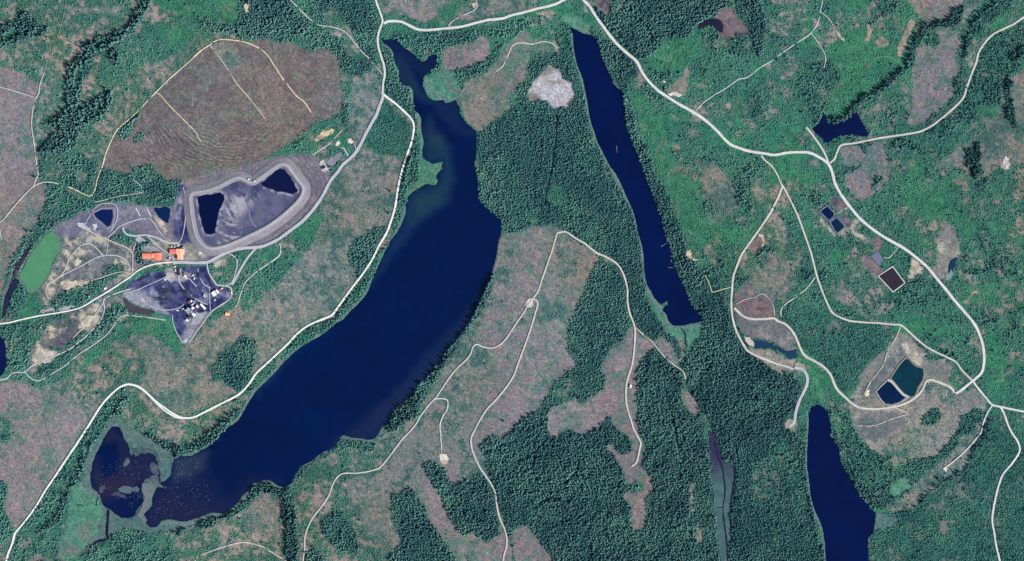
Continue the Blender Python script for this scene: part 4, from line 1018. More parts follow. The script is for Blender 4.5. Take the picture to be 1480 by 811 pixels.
sheet('pond', MINE_A, 0.10, 3.0, flat((8, 30, 78)), WATER, 'small dark blue triangular pond at the mine', 9, 0.3)
sheet('pond', MINE_B, 0.10, 3.0, flat((8, 34, 74)), WATER, 'small dark pond with a sandy bank west of the tailings dam', 10, 0.6)
sheet('pond', GREEN_POND, 0.10, 4.0, flat((80, 136, 100), .05), water_mat('green pond water', 0.3, 0.15), 'opaque green pond at the left edge of the mine', 11, 0.25)
sheet('pond', SILT_POND, 0.10, 3.0, flat((72, 64, 78), .12), water_mat('silty water', 0.4, 0.15), 'brown silt pond below the coal yard', 12, 0.3)
sheet('creek', WEST_CREEK, 0.10, 3.0, flat((34, 38, 66), .3), WATER, 'dark creek pool south of the green pond at the left edge', 13, 0.8)
sheet('creek', CREEK_BIT, 0.12, 3.0, flat((52, 44, 66), .3), WATER, 'narrow dark creek west of the green pond', 14, 0.8)
sheet('pond', WEST_POND, 0.10, 3.0, flat((6, 22, 66), .2), WATER, 'dark pond cut by the left edge below the entrance road', 15, 0.6)
sheet('pond', LONG_POND, 0.10, 3.0, flat((26, 58, 82), .25), WATER, 'long curved teal pond in the grassy tailings', 16, 0.4)
sheet('pond', SETTLE_A, 0.10, 3.0, flat((10, 50, 66), .2), WATER, 'larger teal settling pond at the lower right', 17, 0.2)
sheet('pond', SETTLE_B, 0.10, 3.0, flat((4, 30, 64), .2), WATER, 'smaller dark blue settling pond below the teal one', 18, 0.2)
sheet('pond', TEAL_POND, 0.10, 2.0, flat((24, 54, 80), .2), WATER, 'tiny dark teal pool below the rocky patch on the right', 19, 0.7)
MARSHM = attr_mat('marsh reeds', 'tint', scale=0.35, contrast=0.35)


def marsh_tint(rgb, rgb2, cell=10, dark=None):
    a, b = lin(*rgb) * .8, lin(*rgb2) * .8
    def f(x, y):
        t = sstep(.38, .62, fbm(x, y, cell, 61, 3))[:, None]
        return a * (1 - t) + b * t
    return f


def strip_tint(x, y):
    a, b, c = lin(78, 106, 110) * .75, lin(66, 96, 98) * .75, lin(50, 46, 76) * .8
    t = sstep(.38, .62, fbm(x, y, 9, 62, 3))[:, None]
    col = a * (1 - t) + b * t
    k = (1 - sstep(655, 712, y + 24 * (fbm(x, y, 12, 63) - .5)))[:, None]
    return col * (1 - k) + c * k


sheet('marsh', REED_STRIP, 0.08, 3.0, strip_tint, MARSHM, 'long narrow reed marsh with a dark creek line in the forest near the bottom', 20, 0.4)
for q, (pts, a, b) in enumerate([
    ('205,700 213,698 222,700 227,703 224,709 221,716 219,724 219,732 213,738 208,745 213,752 212,759 204,752 198,744 203,735 207,726 207,714', (92, 112, 112), (110, 114, 116)),
    ('170,706 178,702 188,703 192,708 188,714 180,713 173,711', (70, 104, 104), (84, 100, 106)),
    ('191,705 198,702 202,707 199,712 192,711', (84, 96, 110), (72, 94, 104)),
    ('191,650 200,648 210,648 220,650 226,656 228,668 226,660 218,655 204,655 195,660', (74, 96, 96), (60, 80, 88)),
    ('216,672 222,668 228,674 230,684 226,688 219,682', (64, 76, 90), (84, 92, 104)),
    ('179,668 186,662 188,667 183,674 179,674', (84, 100, 104), (70, 86, 96)),
    ('144,706 152,700 154,706 148,713 143,711', (80, 82, 96), (64, 70, 88)),
    ('218,688 226,687 231,692 232,700 224,700 217,694', (88, 100, 108), (72, 84, 100)),
    ('160,715 168,711 178,715 184,720 176,719 168,716', (70, 74, 94), (60, 66, 86)),
]):
    sheet('marsh', P(pts), 0.24 + 0.02 * q, 2.0, marsh_tint(a, b, 6), MARSHM, None, 30 + q, 1.0)['label'] = [
        'grey-green reed neck dividing the bay pond from the long lake', 'teal reed islet in the southern half of the bay pond',
        'small grey reed islet against the reed neck', 'arched reed fringe on the north side of the bay pond', 'purplish reed patch on the east side of the bay pond',
        'tiny pale reed islet in the middle of the bay pond', 'grey reed patch at the west end of the bay pond', 'grey reed patch at the channel to the long lake',
        'thin dark reed streak above the deep southern pool'][q]
# ------------------------------------------------------------------ roads and tracks
TONES = {'white': ((212, 211, 207), (172, 170, 167)), 'bright': ((234, 233, 226), (190, 188, 182)), 'pale': ((202, 198, 188), (156, 152, 146)),
         'grey': ((184, 184, 190), (156, 155, 162)), 'tan': ((198, 191, 176), (158, 151, 140)), 'straw': ((214, 206, 176), (170, 158, 130)), 'green': ((116, 136, 116), (96, 120, 104))}
ROADM = attr_mat('crushed gravel', 'tint', scale=0.45, contrast=0.16, bump=0.2)


def ribbon(name, pts, width, z, tone, label, seed, mat=None, kind='structure', ragged=0.22, crown=0.12, sink=0.0):
    c = smooth(pts, 2.0)
    n = len(c)
    xs = np.array([p[0] for p in c]); ys = np.array([p[1] for p in c])
    tx = np.gradient(xs); ty = np.gradient(ys)
    l = np.hypot(tx, ty) + 1e-9
    nx, ny = -ty / l, tx / l
    A, B = lin(*tone[0]) * 0.80, lin(*tone[1]) * 0.80
    wv = width * (1 + ragged * 2 * (fbm(xs, ys, 17, seed * 3 + 1, 3, .7) - .5))
    wl = wv / 2 * (1 + ragged * 2 * (fbm(xs, ys, 5, seed * 3 + 2, 2, .8) - .5))
    wr = wv / 2 * (1 + ragged * 2 * (fbm(xs, ys, 5, seed * 3 + 3, 2, .8) - .5))
    prof = ((-1.0, -0.06, .95), (-0.62, crown * .6, .25), (-0.2, crown, .0), (0.0, crown * .95, .22), (0.2, crown, .0), (0.62, crown * .6, .25), (1.0, -0.06, .95))
    vv, cols = [], []
    for u, dz, sh in prof:
        w = wl if u < 0 else wr
        px, py = xs + nx * u * w, ys + ny * u * w
        dip = sink * sstep(.42, .30, fbm(px, py, 9, seed + 17, 3, .7)) if sink else 0.0
        vv.append(np.stack([(px - 740) * S, (405.5 - py) * S, np.full(n, z + dz) - dip], 1))
        t = np.clip(sh + 0.9 * (fbm(px, py, 7, seed + 91, 3, .7) - .5), 0, 1)[:, None]
        cols.append(A * (1 - t) + B * t)
    V = np.concatenate(vv); K = len(prof)
    F = []
    for k in range(K - 1):
        for i in range(n - 1):
            F.append((k * n + i, (k + 1) * n + i, (k + 1) * n + i + 1, k * n + i + 1))
    o = link_mesh(name, V.tolist(), F, mat or ROADM, smooth_shade=True)
    # ribbon may run either way: make it face up
    if o.data.polygons[0].normal.z < 0: o.data.flip_normals()
    set_colors(o.data, 'tint', np.concatenate(cols))
    tag(o, label, kind=kind)
    return o


for i, (w, tone, nm, lb, s) in enumerate(ROADS):
    ribbon(nm, P(s), w, 0.20 + 0.012 * (len(ROADS) - i), TONES[tone], lb, i + 1, ragged=0.18 if nm == 'road' else 0.34, sink=0.0 if nm == 'road' or (P(s)[0][0] < 400 and 300 < P(s)[0][1] < 460) else 2.2)

# landings and pads
def pad(name, s, z, a, b, label, seed, cell=6, amp=1.7, mat=None):
    return sheet(name, P(s), z, 2.0, marsh_tint(a, b, cell), mat or ROADM, label, seed, amp)


for q, (s, a, b, lb) in enumerate(PADS):
    pad('pad', s, 0.12 + 0.006 * q, a, b, lb, 70 + q)

# dark creek lines through the marsh
CREEKM = noisy('dark creek water', lin(14, 18, 44), 0.3, 0.1, rough=0.25, spec=0.2)
for q, (w, s, lb) in enumerate([
    (2.0, '1033,640 1038,660 1045,680 1046,690 1048,705 1047,720 1045,732 1046,750 1050,780 1052,811 1053,840', 'dark creek line winding down the reed strip'),
    (2.6, '1062,674 1062,690 1058,715 1056,735 1056,770 1058,811 1058,840', 'dark creek along the east edge of the reed strip'),
    (1.2, '1046,733 1040,734 1036,733', 'short dark side creek in the reed strip'),
    (3.2, '157,737 156,750 155,762 155,772 156,778 151,781 145,781 141,783', 'dark creek leaving the bay pond southward'),
    (2.6, '141,783 136,786 130,793 126,800 124,815', 'dark creek bend reaching the bottom edge'),
    (1.6, '230,690 231,697 236,703 241,706 248,709', 'dark channel between the bay pond and the long lake'),
    (1.6, '204,697 204,706 206,716 206,724', 'thin dark channel inside the bay reeds'),
    (1.0, '120,731 116,730 112,731', 'tiny dark pool line in the marsh meadow'),
    (1.2, '139,731 140,724 142,720', 'short dark channel at the west rim of the bay pond'),
    (1.3, '984,474 990,482 991,492 993,502', 'thin dark creek below the narrow lake'),
    (1.2, '806,160 804,180 804,205 801,225 798,245 794,262 790,280 789,296', 'narrow dark ditch through the broad plantation'),
]):
    ribbon('creek', P(s), w, 0.42 + 0.01 * q, ((20, 24, 50), (30, 34, 60)), lb, 200 + q, mat=CREEKM, ragged=0.4, crown=0.02)

# lily pads dotting the brown shallows
LV, LF = [], []
lr = np.random.default_rng(99)
for poly, cnt in ((P('222,724 240,708 262,690 300,700 310,722 300,738 262,748 235,748 216,756'), 260), (P('136,690 150,668 186,660 228,676 230,690 205,700 200,730 170,722 146,712'), 240),
                  (P('252,668 280,660 290,668 280,690 256,700 248,690'), 130), (P('192,735 205,720 206,700 190,716 184,740'), 60)):
    xs = [p[0] for p in poly]; ys = [p[1] for p in poly]
    for _ in range(cnt):
        x, y = lr.uniform(min(xs), max(xs)), lr.uniform(min(ys), max(ys))
        if not inside(poly, np.array([x]), np.array([y]))[0]: continue
        r = lr.uniform(.35, .8); b0 = len(LV); c0 = W(x, y, .30 + lr.uniform(0, .05))
        a0 = lr.uniform(0, 6)
        LV += [(c0[0] + r * lr.uniform(.7, 1.3) * math.cos(a0 + 6.283 * i / 7), c0[1] + r * lr.uniform(.7, 1.3) * math.sin(a0 + 6.283 * i / 7), c0[2]) for i in range(7)]
        LF.append(tuple(range(b0, b0 + 7)))
lil = link_mesh('lily_pads', LV, LF, noisy('lily leaf', lin(110, 112, 122) * .7, .3, .3))
tag(lil, 'pale floating lily pads dotting the brown shallows of the reedy bay', kind='stuff')

# rocks and speckled rubble in the quarry patch and yards are part of the soil map; lined ponds get their banks here
def prism_ring(name, outline, w_out, w_in, h, mat, label, z0=-0.3):
    """raised bank round a closed outline: toe, crest, crest, inner toe"""
    c = outline
    n = len(c)
    area = sum(c[i - 1][0] * c[i][1] - c[i][0] * c[i - 1][1] for i in range(n))
    sg = 1 if area > 0 else -1
    V = []
    for i in range(n):
        (ax, ay), (bx_, by_), (cx, cy) = c[i - 1], c[i], c[(i + 1) % n]
        t1 = Vector((bx_ - ax, by_ - ay)).normalized(); t2 = Vector((cx - bx_, cy - by_)).normalized()
        t = (t1 + t2).normalized() if (t1 + t2).length > .1 else t1
        k = 1 / max(.5, t.dot(t1))
        nx, ny = t.y * sg * k, -t.x * sg * k           # outward
        for off, z in ((w_out, z0), (w_out * .3, h), (-w_in * .3, h), (-w_in, z0 + .1)):
            V.append(W(bx_ + nx * off, by_ + ny * off, z))
    F = []
    for i in range(n):
        j = (i + 1) % n
        for k in range(3):
            F.append((i * 4 + k, j * 4 + k, j * 4 + k + 1, i * 4 + k + 1))
    o = link_mesh(name, V, F, mat)
    bm = bmesh.new(); bm.from_mesh(o.data)
    bmesh.ops.recalc_face_normals(bm, faces=bm.faces)
    if sum(f.normal.z for f in bm.faces) < 0: bmesh.ops.reverse_faces(bm, faces=bm.faces)
    bm.to_mesh(o.data); bm.free()
    tag(o, label, kind='structure')
    return o


BANKG = noisy('grey liner bank', lin(108, 110, 132) * .8, .2, .3)
BANKW = noisy('white liner bank', lin(212, 206, 204) * .8, .12, .3)
prism_ring('embankment', P('1184,305.5 1195.5,296.5 1206,307.5 1205,313 1198,319.5 1193,315.5'), 1.2, 1.6, 1.4, BANKG, 'grey lined bank round the upper small rectangular pond')
prism_ring('embankment', P('1199,321 1209,313 1220,325 1220,329 1210,337.5 1205.5,334'), 1.2, 1.6, 1.4, BANKG, 'grey lined bank round the lower small rectangular pond')
for s, z, c, lb, sd in ((LINED_A, .35, (6, 24, 66), 'upper of the two small dark rectangular lined ponds', 41), (LINED_B, .35, (8, 38, 66), 'lower of the two small dark rectangular lined ponds', 42)):
    sheet('pond', s, z, 2.0, flat(c, .08), WATER, lb, sd, 0.0, iters=1)
PADP = P('1270,399 1290,386.5 1306.5,408.5 1290.5,420.5')
prism_ring('embankment', P('1269,399 1290,385.2 1308,409 1290.5,422'), 0.8, 1.0, .9, BANKW, 'white bank round the purple-black rectangular lined basin')
sheet('basin', PADP, .30, 2.0, flat((44, 37, 52), .3, 9), attr_mat('wet liner', 'tint', .3, .3, rough=.6), 'purple-black rectangular lined basin near the main road', 43, 0.0, iters=1)
sheet('basin', P('1260,371 1268,362.5 1277,375.5 1270,384.5'), .16, 2.0, flat((112, 114, 140), .12, 8), attr_mat('grey pad fill', 'tint', .3, .2), 'pale grey rectangular pad beside the purple-black basin', 44, 0.2, iters=2)
prism_ring('embankment', P('1286,547 1300,526 1308,517.5 1313,517 1319,524 1326,529 1335,531.5 1336,541 1334,550 1328,559 1322.5,573 1316,575 1307,571 1299,562 1292,553'), 1.2, 1.6, 0.9,
           noisy('olive pond bank', lin(124, 128, 116) * .8, .2, .3), 'olive earth bank round the teal settling pond')
prism_ring('embankment', P('1265.5,566 1272.5,558.5 1282,549.5 1288.5,552 1297,562 1304,570 1310.5,575 1300.5,582 1288,586 1279,585 1272.5,578'), 1.0, 1.5, 1.1,
           noisy('pale pond bank', lin(150, 150, 150) * .8, .2, .3), 'pale bank round the smaller blue settling pond')
ribbon('causeway', P('1283,549 1289,552 1297,561.5 1305,569.5 1314,574'), 2.6, 1.35, TONES['pale'], 'pale causeway between the two settling ponds', 260)
prism_ring('embankment', P('133,308 146,301 163.5,300.5 165,313 161,327 154,330 146,323 138,317'), 2.4, 2.0, 1.2, noisy('spoil bank', lin(124, 120, 136) * .8, .2, .3), 'grey spoil bank round the small triangular mine pond')

# ------------------------------------------------------------------ tailings dam
def offset_ring(c, off):
    n = len(c); out = []
    area = sum(c[i - 1][0] * c[i][1] - c[i][0] * c[i - 1][1] for i in range(n))
    sg = 1 if area > 0 else -1
    for i in range(n):
        a, b = c[i - 2], c[(i + 2) % n]
        t = Vector((b[0] - a[0], b[1] - a[1])).normalized()
        out.append((c[i][0] + t.y * sg * off, c[i][1] - t.x * sg * off))
    return out


prof = [(11, -0.6, (142, 138, 146)), (8.2, 1.7, (152, 147, 152)), (7.0, 1.8, (146, 142, 152)), (2.2, 5.6, (156, 152, 158)), (1.7, 6.0, (182, 180, 184)), (0.6, 6.1, (192, 190, 192)),
        (-0.5, 6.05, (150, 148, 156)), (-1.1, 6.1, (178, 176, 180)), (-1.7, 6.0, (160, 158, 166)), (-2.4, 5.2, (124, 122, 134)), (-3.4, 3.4, (166, 162, 164)), (-4.2, 2.4, (120, 118, 134))]
V, C_, F = [], [], []
n = len(RINGS)
for k, (off, z, c) in enumerate(prof):
    r_ = offset_ring(RINGS, off)
    xs = np.array([p[0] for p in r_]); ys = np.array([p[1] for p in r_])
    jit = 1 + .5 * (fbm(xs, ys, 8, 300 + k, 3, .7) - .5)
    V += [W(p[0], p[1], z) for p in r_]
    C_.append(lin(*c)[None, :] * .66 * jit[:, None])
for k in range(len(prof) - 1):
    for i in range(n):
        j = (i + 1) % n
        F.append((k * n + i, k * n + j, (k + 1) * n + j, (k + 1) * n + i))
dam = link_mesh('tailings_dam', V, F, None, smooth_shade=True)
dam.data.materials.append(attr_mat('dam fill', 'tint', .35, .22))
set_colors(dam.data, 'tint', np.concatenate(C_))
bm = bmesh.new(); bm.from_mesh(dam.data); bmesh.ops.recalc_face_normals(bm, faces=bm.faces)
if sum(f.normal.z for f in bm.faces) < 0: bmesh.ops.reverse_faces(bm, faces=bm.faces)
bm.to_mesh(dam.data); bm.free()
tag(dam, 'grey earth dam ring with a pale crest road round the tailings and two dark ponds', kind='structure')


def tail_tint(x, y):
    a, b, c, d = (lin(*v) * .8 for v in ((94, 94, 120), (76, 78, 108), (160, 157, 166), (56, 58, 90)))
    t = sstep(.35, .65, fbm(x, y, 14, 71, 3))[:, None]
    col = a * (1 - t) + b * t
    # pale washed fan running down from the beach towards the western pond
    ca, sa = math.cos(math.radians(62)), math.sin(math.radians(62))
    u, v = (x - 344) * ca + (y - 288) * -sa * -1, (y - 288) * ca - (x - 344) * sa
    fan = sstep(.46, .60, fbm(u * .22, v * 1.8, 6, 72, 3, .75)) * (1 - sstep(4, 22, np.abs((x - 346) * .75 + (y - 294) * .55) )) * (1 - sstep(20, 46, y - 284)) * sstep(276, 286, y)
    fan = np.maximum(fan, (1 - sstep(5, 9, np.hypot((x - 347) * .9, (y - 293) * .6))) * .8)
    fan2 = sstep(.47, .62, fbm((x * .9 + y * .35) * .3, (y - x * .3 + .010 * (x - 330) ** 2) * 1.9, 6, 73, 3, .75)) * sstep(312, 318, x) * (1 - sstep(336, 352, x - (y - 320) * .2)) * sstep(292, 304, y) * .8
    k = np.clip(np.maximum(fan, fan2), 0, 1)[:, None]
    col = col * (1 - k) + c * k
    k = (sstep(.5, .7, fbm(x, y, 10, 74, 3)) * (1 - sstep(288, 300, y)) * (1 - sstep(370, 400, x)))[:, None] * .8
    col = col * (1 - k) + d * k
    d1 = np.minimum(line_dist(TAIL_B + TAIL_B[:1], x, y), line_dist(TAIL_A + TAIL_A[:1], x, y))
    k = ((1 - sstep(1.5, 5, d1)) * sstep(.4, .6, fbm(x, y, 5, 75, 2)))[:, None] * .7
    return col * (1 - k) + c * k


sheet('tailings', offset_ring(RINGS, -3.4), 2.6, 1.5, tail_tint, attr_mat('grey tailings', 'tint', .3, .25), 'bluish grey tailings flat filling the dam ring', 50, 0.0, iters=1)
sheet('pond', TAIL_A, 2.9, 3.0, flat((4, 14, 56), .06), WATER, 'black-blue western pond inside the tailings dam', 51, 0.5)
sheet('pond', TAIL_B, 2.9, 3.0, flat((12, 20, 58), .06), WATER, 'dark northeastern pond inside the tailings dam', 52, 0.5)
ribbon('track', P('360,302 361,313 365,322 371,329'), 1.6, 2.85, ((132, 130, 150), (112, 110, 134)), 'faint curved track across the tailings flat', 261)
# ------------------------------------------------------------------ trees and brush
def leaf_mat(name, base, alt, dry, ):
    m, nt, b = nodes_of(name)
    N, L = nt.nodes, nt.links
    at = N.new('ShaderNodeAttribute'); at.attribute_type = 'INSTANCER'; at.attribute_name = 'hue'
    tc = N.new('ShaderNodeTexCoord')
    nz = N.new('ShaderNodeTexNoise'); nz.inputs['Scale'].default_value = 9; nz.inputs['Detail'].default_value = 3
    L.new(tc.outputs['Object'], nz.inputs['Vector'])
    mx = N.new('ShaderNodeMix'); mx.data_type = 'RGBA'
    mx.inputs['A'].default_value = (*base, 1); mx.inputs['B'].default_value = (*alt, 1)
    L.new(at.outputs['Fac'], mx.inputs['Factor'])
    mp = N.new('ShaderNodeMapRange')
    mp.inputs['From Min'].default_value = .3; mp.inputs['From Max'].default_value = .7
    mp.inputs['To Min'].default_value = .65; mp.inputs['To Max'].default_value = 1.35
    L.new(nz.outputs['Fac'], mp.inputs['Value'])
    vm = N.new('ShaderNodeVectorMath'); vm.operation = 'SCALE'
    L.new(mx.outputs['Result'], vm.inputs[0]); L.new(mp.outputs['Result'], vm.inputs['Scale'])
    L.new(vm.outputs['Vector'], b.inputs['Base Color'])
    tl = N.new('ShaderNodeBsdfTranslucent'); L.new(vm.outputs['Vector'], tl.inputs['Color'])
    ms = N.new('ShaderNodeMixShader'); ms.inputs[0].default_value = .18
    L.new(b.outputs[0], ms.inputs[1]); L.new(tl.outputs[0], ms.inputs[2])
    L.new(ms.outputs[0], N['Material Output'].inputs['Surface'])
    b.inputs['Roughness'].default_value = .8
    b.inputs['Specular IOR Level'].default_value = .12
    return m


K_ = FOLIAGE = 1.0
M_CON = leaf_mat('conifer needles', (.046, .122, .128), (.095, .202, .184), 0)
M_PLA = leaf_mat('young conifer needles', (.044, .126, .124), (.088, .206, .166), 0)
M_SHR = leaf_mat('broadleaf brush', (.027, .084, .069), (.051, .135, .094), 0)
M_BARK = noisy('bark', (.10, .075, .055), .3, 3.0)


def conifer_mesh(name, seed, layers, pts_n, rad, mat, h0=.12, lean=0):
    """unit-high crown of drooping ragged whorls"""
    r = random.Random(seed)
    V, F = [], []
    for k in range(layers):
        t = k / layers
        zb = h0 + (1 - h0) * t
        zt = min(1.0, zb + (1 - h0) / layers * r.uniform(1.8, 2.3))
        rr_ = rad * (1 - t) ** .8 * r.uniform(.85, 1.12) + .012
        a0 = r.uniform(0, 6.28)
        top = len(V); V.append((r.uniform(-.01, .01), r.uniform(-.01, .01), zt))
        n = pts_n * 2
        for i in range(n):
            a = a0 + 6.283 * i / n + r.uniform(-.1, .1)
            q = rr_ * (r.uniform(.82, 1.2) if i % 2 == 0 else r.uniform(.42, .62))
            V.append((q * math.cos(a), q * math.sin(a), zb - (r.uniform(.02, .05) if i % 2 == 0 else -.02)))
        for i in range(n):
            F.append((top, top + 1 + i, top + 1 + (i + 1) % n))
    me = bpy.data.meshes.new(name); me.from_pydata(V, [], F); me.update()
    me.materials.append(mat)
    return me


def bush_mesh(name, seed, clumps, mat):
    """unit-high rounded crown of several ragged leaf clumps"""
    r = random.Random(seed)
    bm = bmesh.new()
    for k in range(clumps):
        a = r.uniform(0, 6.28); d = r.uniform(.12, .34) if k else 0
        s = r.uniform(.20, .32) if k else .36
        z = r.uniform(.35, .62) if k else .62
        v0 = len(bm.verts)
        res = bmesh.ops.create_icosphere(bm, subdivisions=1, radius=s)
        for v in res['verts']:
            v.co *= r.uniform(.72, 1.22)
            v.co += Vector((d * math.cos(a), d * math.sin(a), z))
    me = bpy.data.meshes.new(name); bm.to_mesh(me); bm.free()
    me.materials.append(mat)
    return me


PROTO = []
for k in range(3): PROTO.append(conifer_mesh('conifer_crown', 10 + k, 6, 6, .20, M_CON))
for k in range(3): PROTO.append(conifer_mesh('young_conifer_crown', 20 + k, 5, 6, .27, M_PLA))
for k in range(3): PROTO.append(bush_mesh('brush_clump', 30 + k, 5, M_SHR))
PROTO_OBJ = [bpy.data.objects.new(me.name, me) for me in PROTO]      # sources for the geometry nodes only


def scatter_group():
    ng = bpy.data.node_groups.new('plant scatter', 'GeometryNodeTree')
    ng.interface.new_socket('Geometry', in_out='INPUT', socket_type='NodeSocketGeometry')
    ng.interface.new_socket('Geometry', in_out='OUTPUT', socket_type='NodeSocketGeometry')
    N, L = ng.nodes, ng.links
    gi = N.new('NodeGroupInput'); go = N.new('NodeGroupOutput')
    pt = N.new('GeometryNodeMeshToPoints'); L.new(gi.outputs[0], pt.inputs['Mesh'])
    def named(n, t):
        a = N.new('GeometryNodeInputNamedAttribute'); a.data_type = t; a.inputs['Name'].default_value = n
        return a.outputs[0]
    kind, rot, sc = named('plant', 'INT'), named('turn', 'FLOAT_VECTOR'), named('size', 'FLOAT_VECTOR')
    jn = N.new('GeometryNodeJoinGeometry')
    for k, po in enumerate(PROTO_OBJ):
        oi = N.new('GeometryNodeObjectInfo'); oi.inputs['Object'].default_value = po
        oi.inputs['As Instance'].default_value = True
        cm = N.new('FunctionNodeCompare'); cm.data_type = 'INT'; cm.operation = 'EQUAL'
        L.new(kind, cm.inputs[2]); cm.inputs[3].default_value = k
        ip = N.new('GeometryNodeInstanceOnPoints')
        L.new(pt.outputs[0], ip.inputs['Points']); L.new(cm.outputs[0], ip.inputs['Selection'])
        L.new(oi.outputs['Geometry'], ip.inputs['Instance'])
        L.new(rot, ip.inputs['Rotation']); L.new(sc, ip.inputs['Scale'])
        L.new(ip.outputs[0], jn.inputs[0])
    L.new(jn.outputs[0], go.inputs[0])
    return ng


NG = scatter_group()
# candidate sites on a jittered hexagonal lattice
SP_ = 2.55
hx = np.arange(-70, 1550, SP_); hy = np.arange(-66, 878, SP_ * .88)
CX, CY = np.meshgrid(hx, hy)
CX = CX + (np.arange(len(hy)) % 2)[:, None] * SP_ / 2
CX = (CX + rng.uniform(-.42, .42, CX.shape) * SP_).ravel()
CY = (CY + rng.uniform(-.42, .42, CY.shape) * SP_).ravel()
cc = at_grid(cls, CX, CY); cz = at_grid(zon, CX, CY)
ok = (cz >= 0) & ~at_grid(block, CX, CY)
rdist = at_grid(road_d, CX, CY)
tb = at_grid(tB, CX, CY); tc_ = at_grid(tC, CX, CY)
gap = fbm(CX, CY, 13, 81, 3, .6)
dens = fbm(CX, CY, 40, 82, 3, .6)
hue_n = fbm(CX, CY, 38, 83, 3, .6)
pl = np.array([CLS[k][5] for k in CK])[cc]
szf = np.array([CLS[k][6] for k in CK])[cc]
names = np.array(CK)[cc]
pc, pp, ps = pl[:, 0].copy(), pl[:, 1].copy(), pl[:, 2].copy()
# brush follows the green share of the soil, thins out on the bare share
bare = np.zeros(len(CX))
for k in ('mixed',): bare = np.where(names == k, tb, bare)
for k in ('green', 'bright', 'grove', 'young', 'weedy'): bare = np.where(names == k, tc_, bare)
greener = np.where(np.isin(names, ['slope', 'plough']), tb * .9 + tc_ * 2.6, 0)
greener = np.where(np.isin(names, ['pink', 'cut', 'cutgreen', 'tails', 'bare']), tc_ * 3.0, greener)
mul = (1 - .86 * bare) * (1 + greener)
mul *= np.where(np.isin(names, ['slope', 'pink', 'cut', 'plough', 'cutgreen', 'bare', 'tails']), .35 + 1.3 * sstep(.35, .65, dens), 1)
pc *= mul; pp *= mul; ps *= mul
tot = pc + pp + ps
u = rng.random(len(CX))
tall_ok = rdist > 2.4
pc_ = np.where(tall_ok, pc, 0); pp = pp + np.where(tall_ok, 0, pc * .5) ; pc = pc_
tot = pc + pp + ps
keep = ok & (u < np.minimum(tot, .97)) & ~((gap < .28) & np.isin(names, ['green', 'grove', 'young']) & (rng.random(len(CX)) < .5))
woods = np.isin(names, ['forest', 'plant', 'grove', 'young'])
gap2 = fbm(CX, CY, 8, 84, 2, .7)
keep &= ~(woods & (gap2 < .27 + .10 * (dens < .42)) & (rng.random(len(CX)) < .6))
v = rng.random(len(CX)) * np.maximum(tot, 1e-6)
typ = np.where(v < pc, 0, np.where(v < pc + pp, 1, 2))
# ------------------------------------------------------------------ individual trees: belts and loners
BELTS = [
 ('215,5 206,18 200,30 190,42 178,52 164,60 150,68 136,74 126,80 122,90 112,97 104,108 99,122 98,138 101,152 95,164 86,174 74,182', 6, 52, 'tall dark conifer in the winding belt that snakes down the upper left cutover', 'conifers of the winding upper left belt', 17),
 ('160,133 150,140 138,150 126,160 114,168 106,176 100,190 94,205 88,218', 9, 30, 'tall dark conifer of the thick lower end of the upper left belt', 'conifers at the lower end of the upper left belt', 17),
 ('598,205 590,230 584,252 578,275', 5, 14, 'dark conifer lining the lakeside road beside the reedy spit', 'conifers beside the reedy spit', 14),
 ('560,352 548,372 536,394 524,412 508,430 496,446 484,462 466,468 446,478 428,490 412,504 398,518 382,534', 5, 44, 'dark conifer in the thin line between the lakeside road and the west shore', 'conifers between the lakeside road and the west shore', 10),
 ('712,398 704,416 696,434 686,454 676,470 664,484 654,496 640,514 628,528 616,542 604,556 598,566', 3, 40, 'dark conifer leaning over the southeast shore of the long lake', 'conifers on the southeast shore of the long lake', 15),
 ('1310,94 1316,82 1322,66 1328,50 1338,38 1354,34 1370,30 1380,16', 4, 22, 'dark conifer in the narrow belt bounding the upper right pink clearing', 'conifers round the upper right pink clearing', 15),
 ('1306,98 1296,110 1284,122 1268,132 1250,140 1240,150 1232,162 1220,172 1208,177', 4, 24, 'dark conifer in the slanting line running down to the dark upper right pond', 'conifers running down to the upper right pond', 15),
 ('1396,72 1400,52 1410,32 1424,18 1440,4', 4, 16, 'dark conifer in the belt along the upper right corner road', 'conifers along the upper right corner road', 15),
 ('1432,610 1424,628 1414,644 1404,662 1394,678 1378,690 1360,698 1344,710 1332,724 1318,738', 6, 34, 'dark conifer in the curved belt below the green strip at the lower right', 'conifers below the green strip', 12),
 ('216,630 232,640 246,648 260,652 276,650 292,638 306,625 320,612 334,600', 4, 24, 'dark conifer on the north bank of the reedy bay', 'conifers on the north bank of the reedy bay', 13),
]
LONERS = [
 (729, 609, 13, 'lone dark tree standing in the open pink cutover east of the middle logging road'),
 (565, 277, 14, 'lone dark tree on the west side of the lakeside road across from the reedy spit'),
 (563, 309, 13, 'lone dark tree beside the lakeside road north of the plantation wedge'),
 (52, 257, 14, 'lone dark tree at the track junction on the pink cutover'),
 (834, 382, 9, 'lone dark bush near the eastern edge of the central cutover'),
 (608, 656, 10, 'lone dark tree in the lower cutover west of the hooked spur'),
 (41, 335, 14, 'lone dark tree at the north end of the creek by the green pond'),
 (1319, 701, 12, 'lone dark tree in the middle of the curved green strip'),
]
ind = []
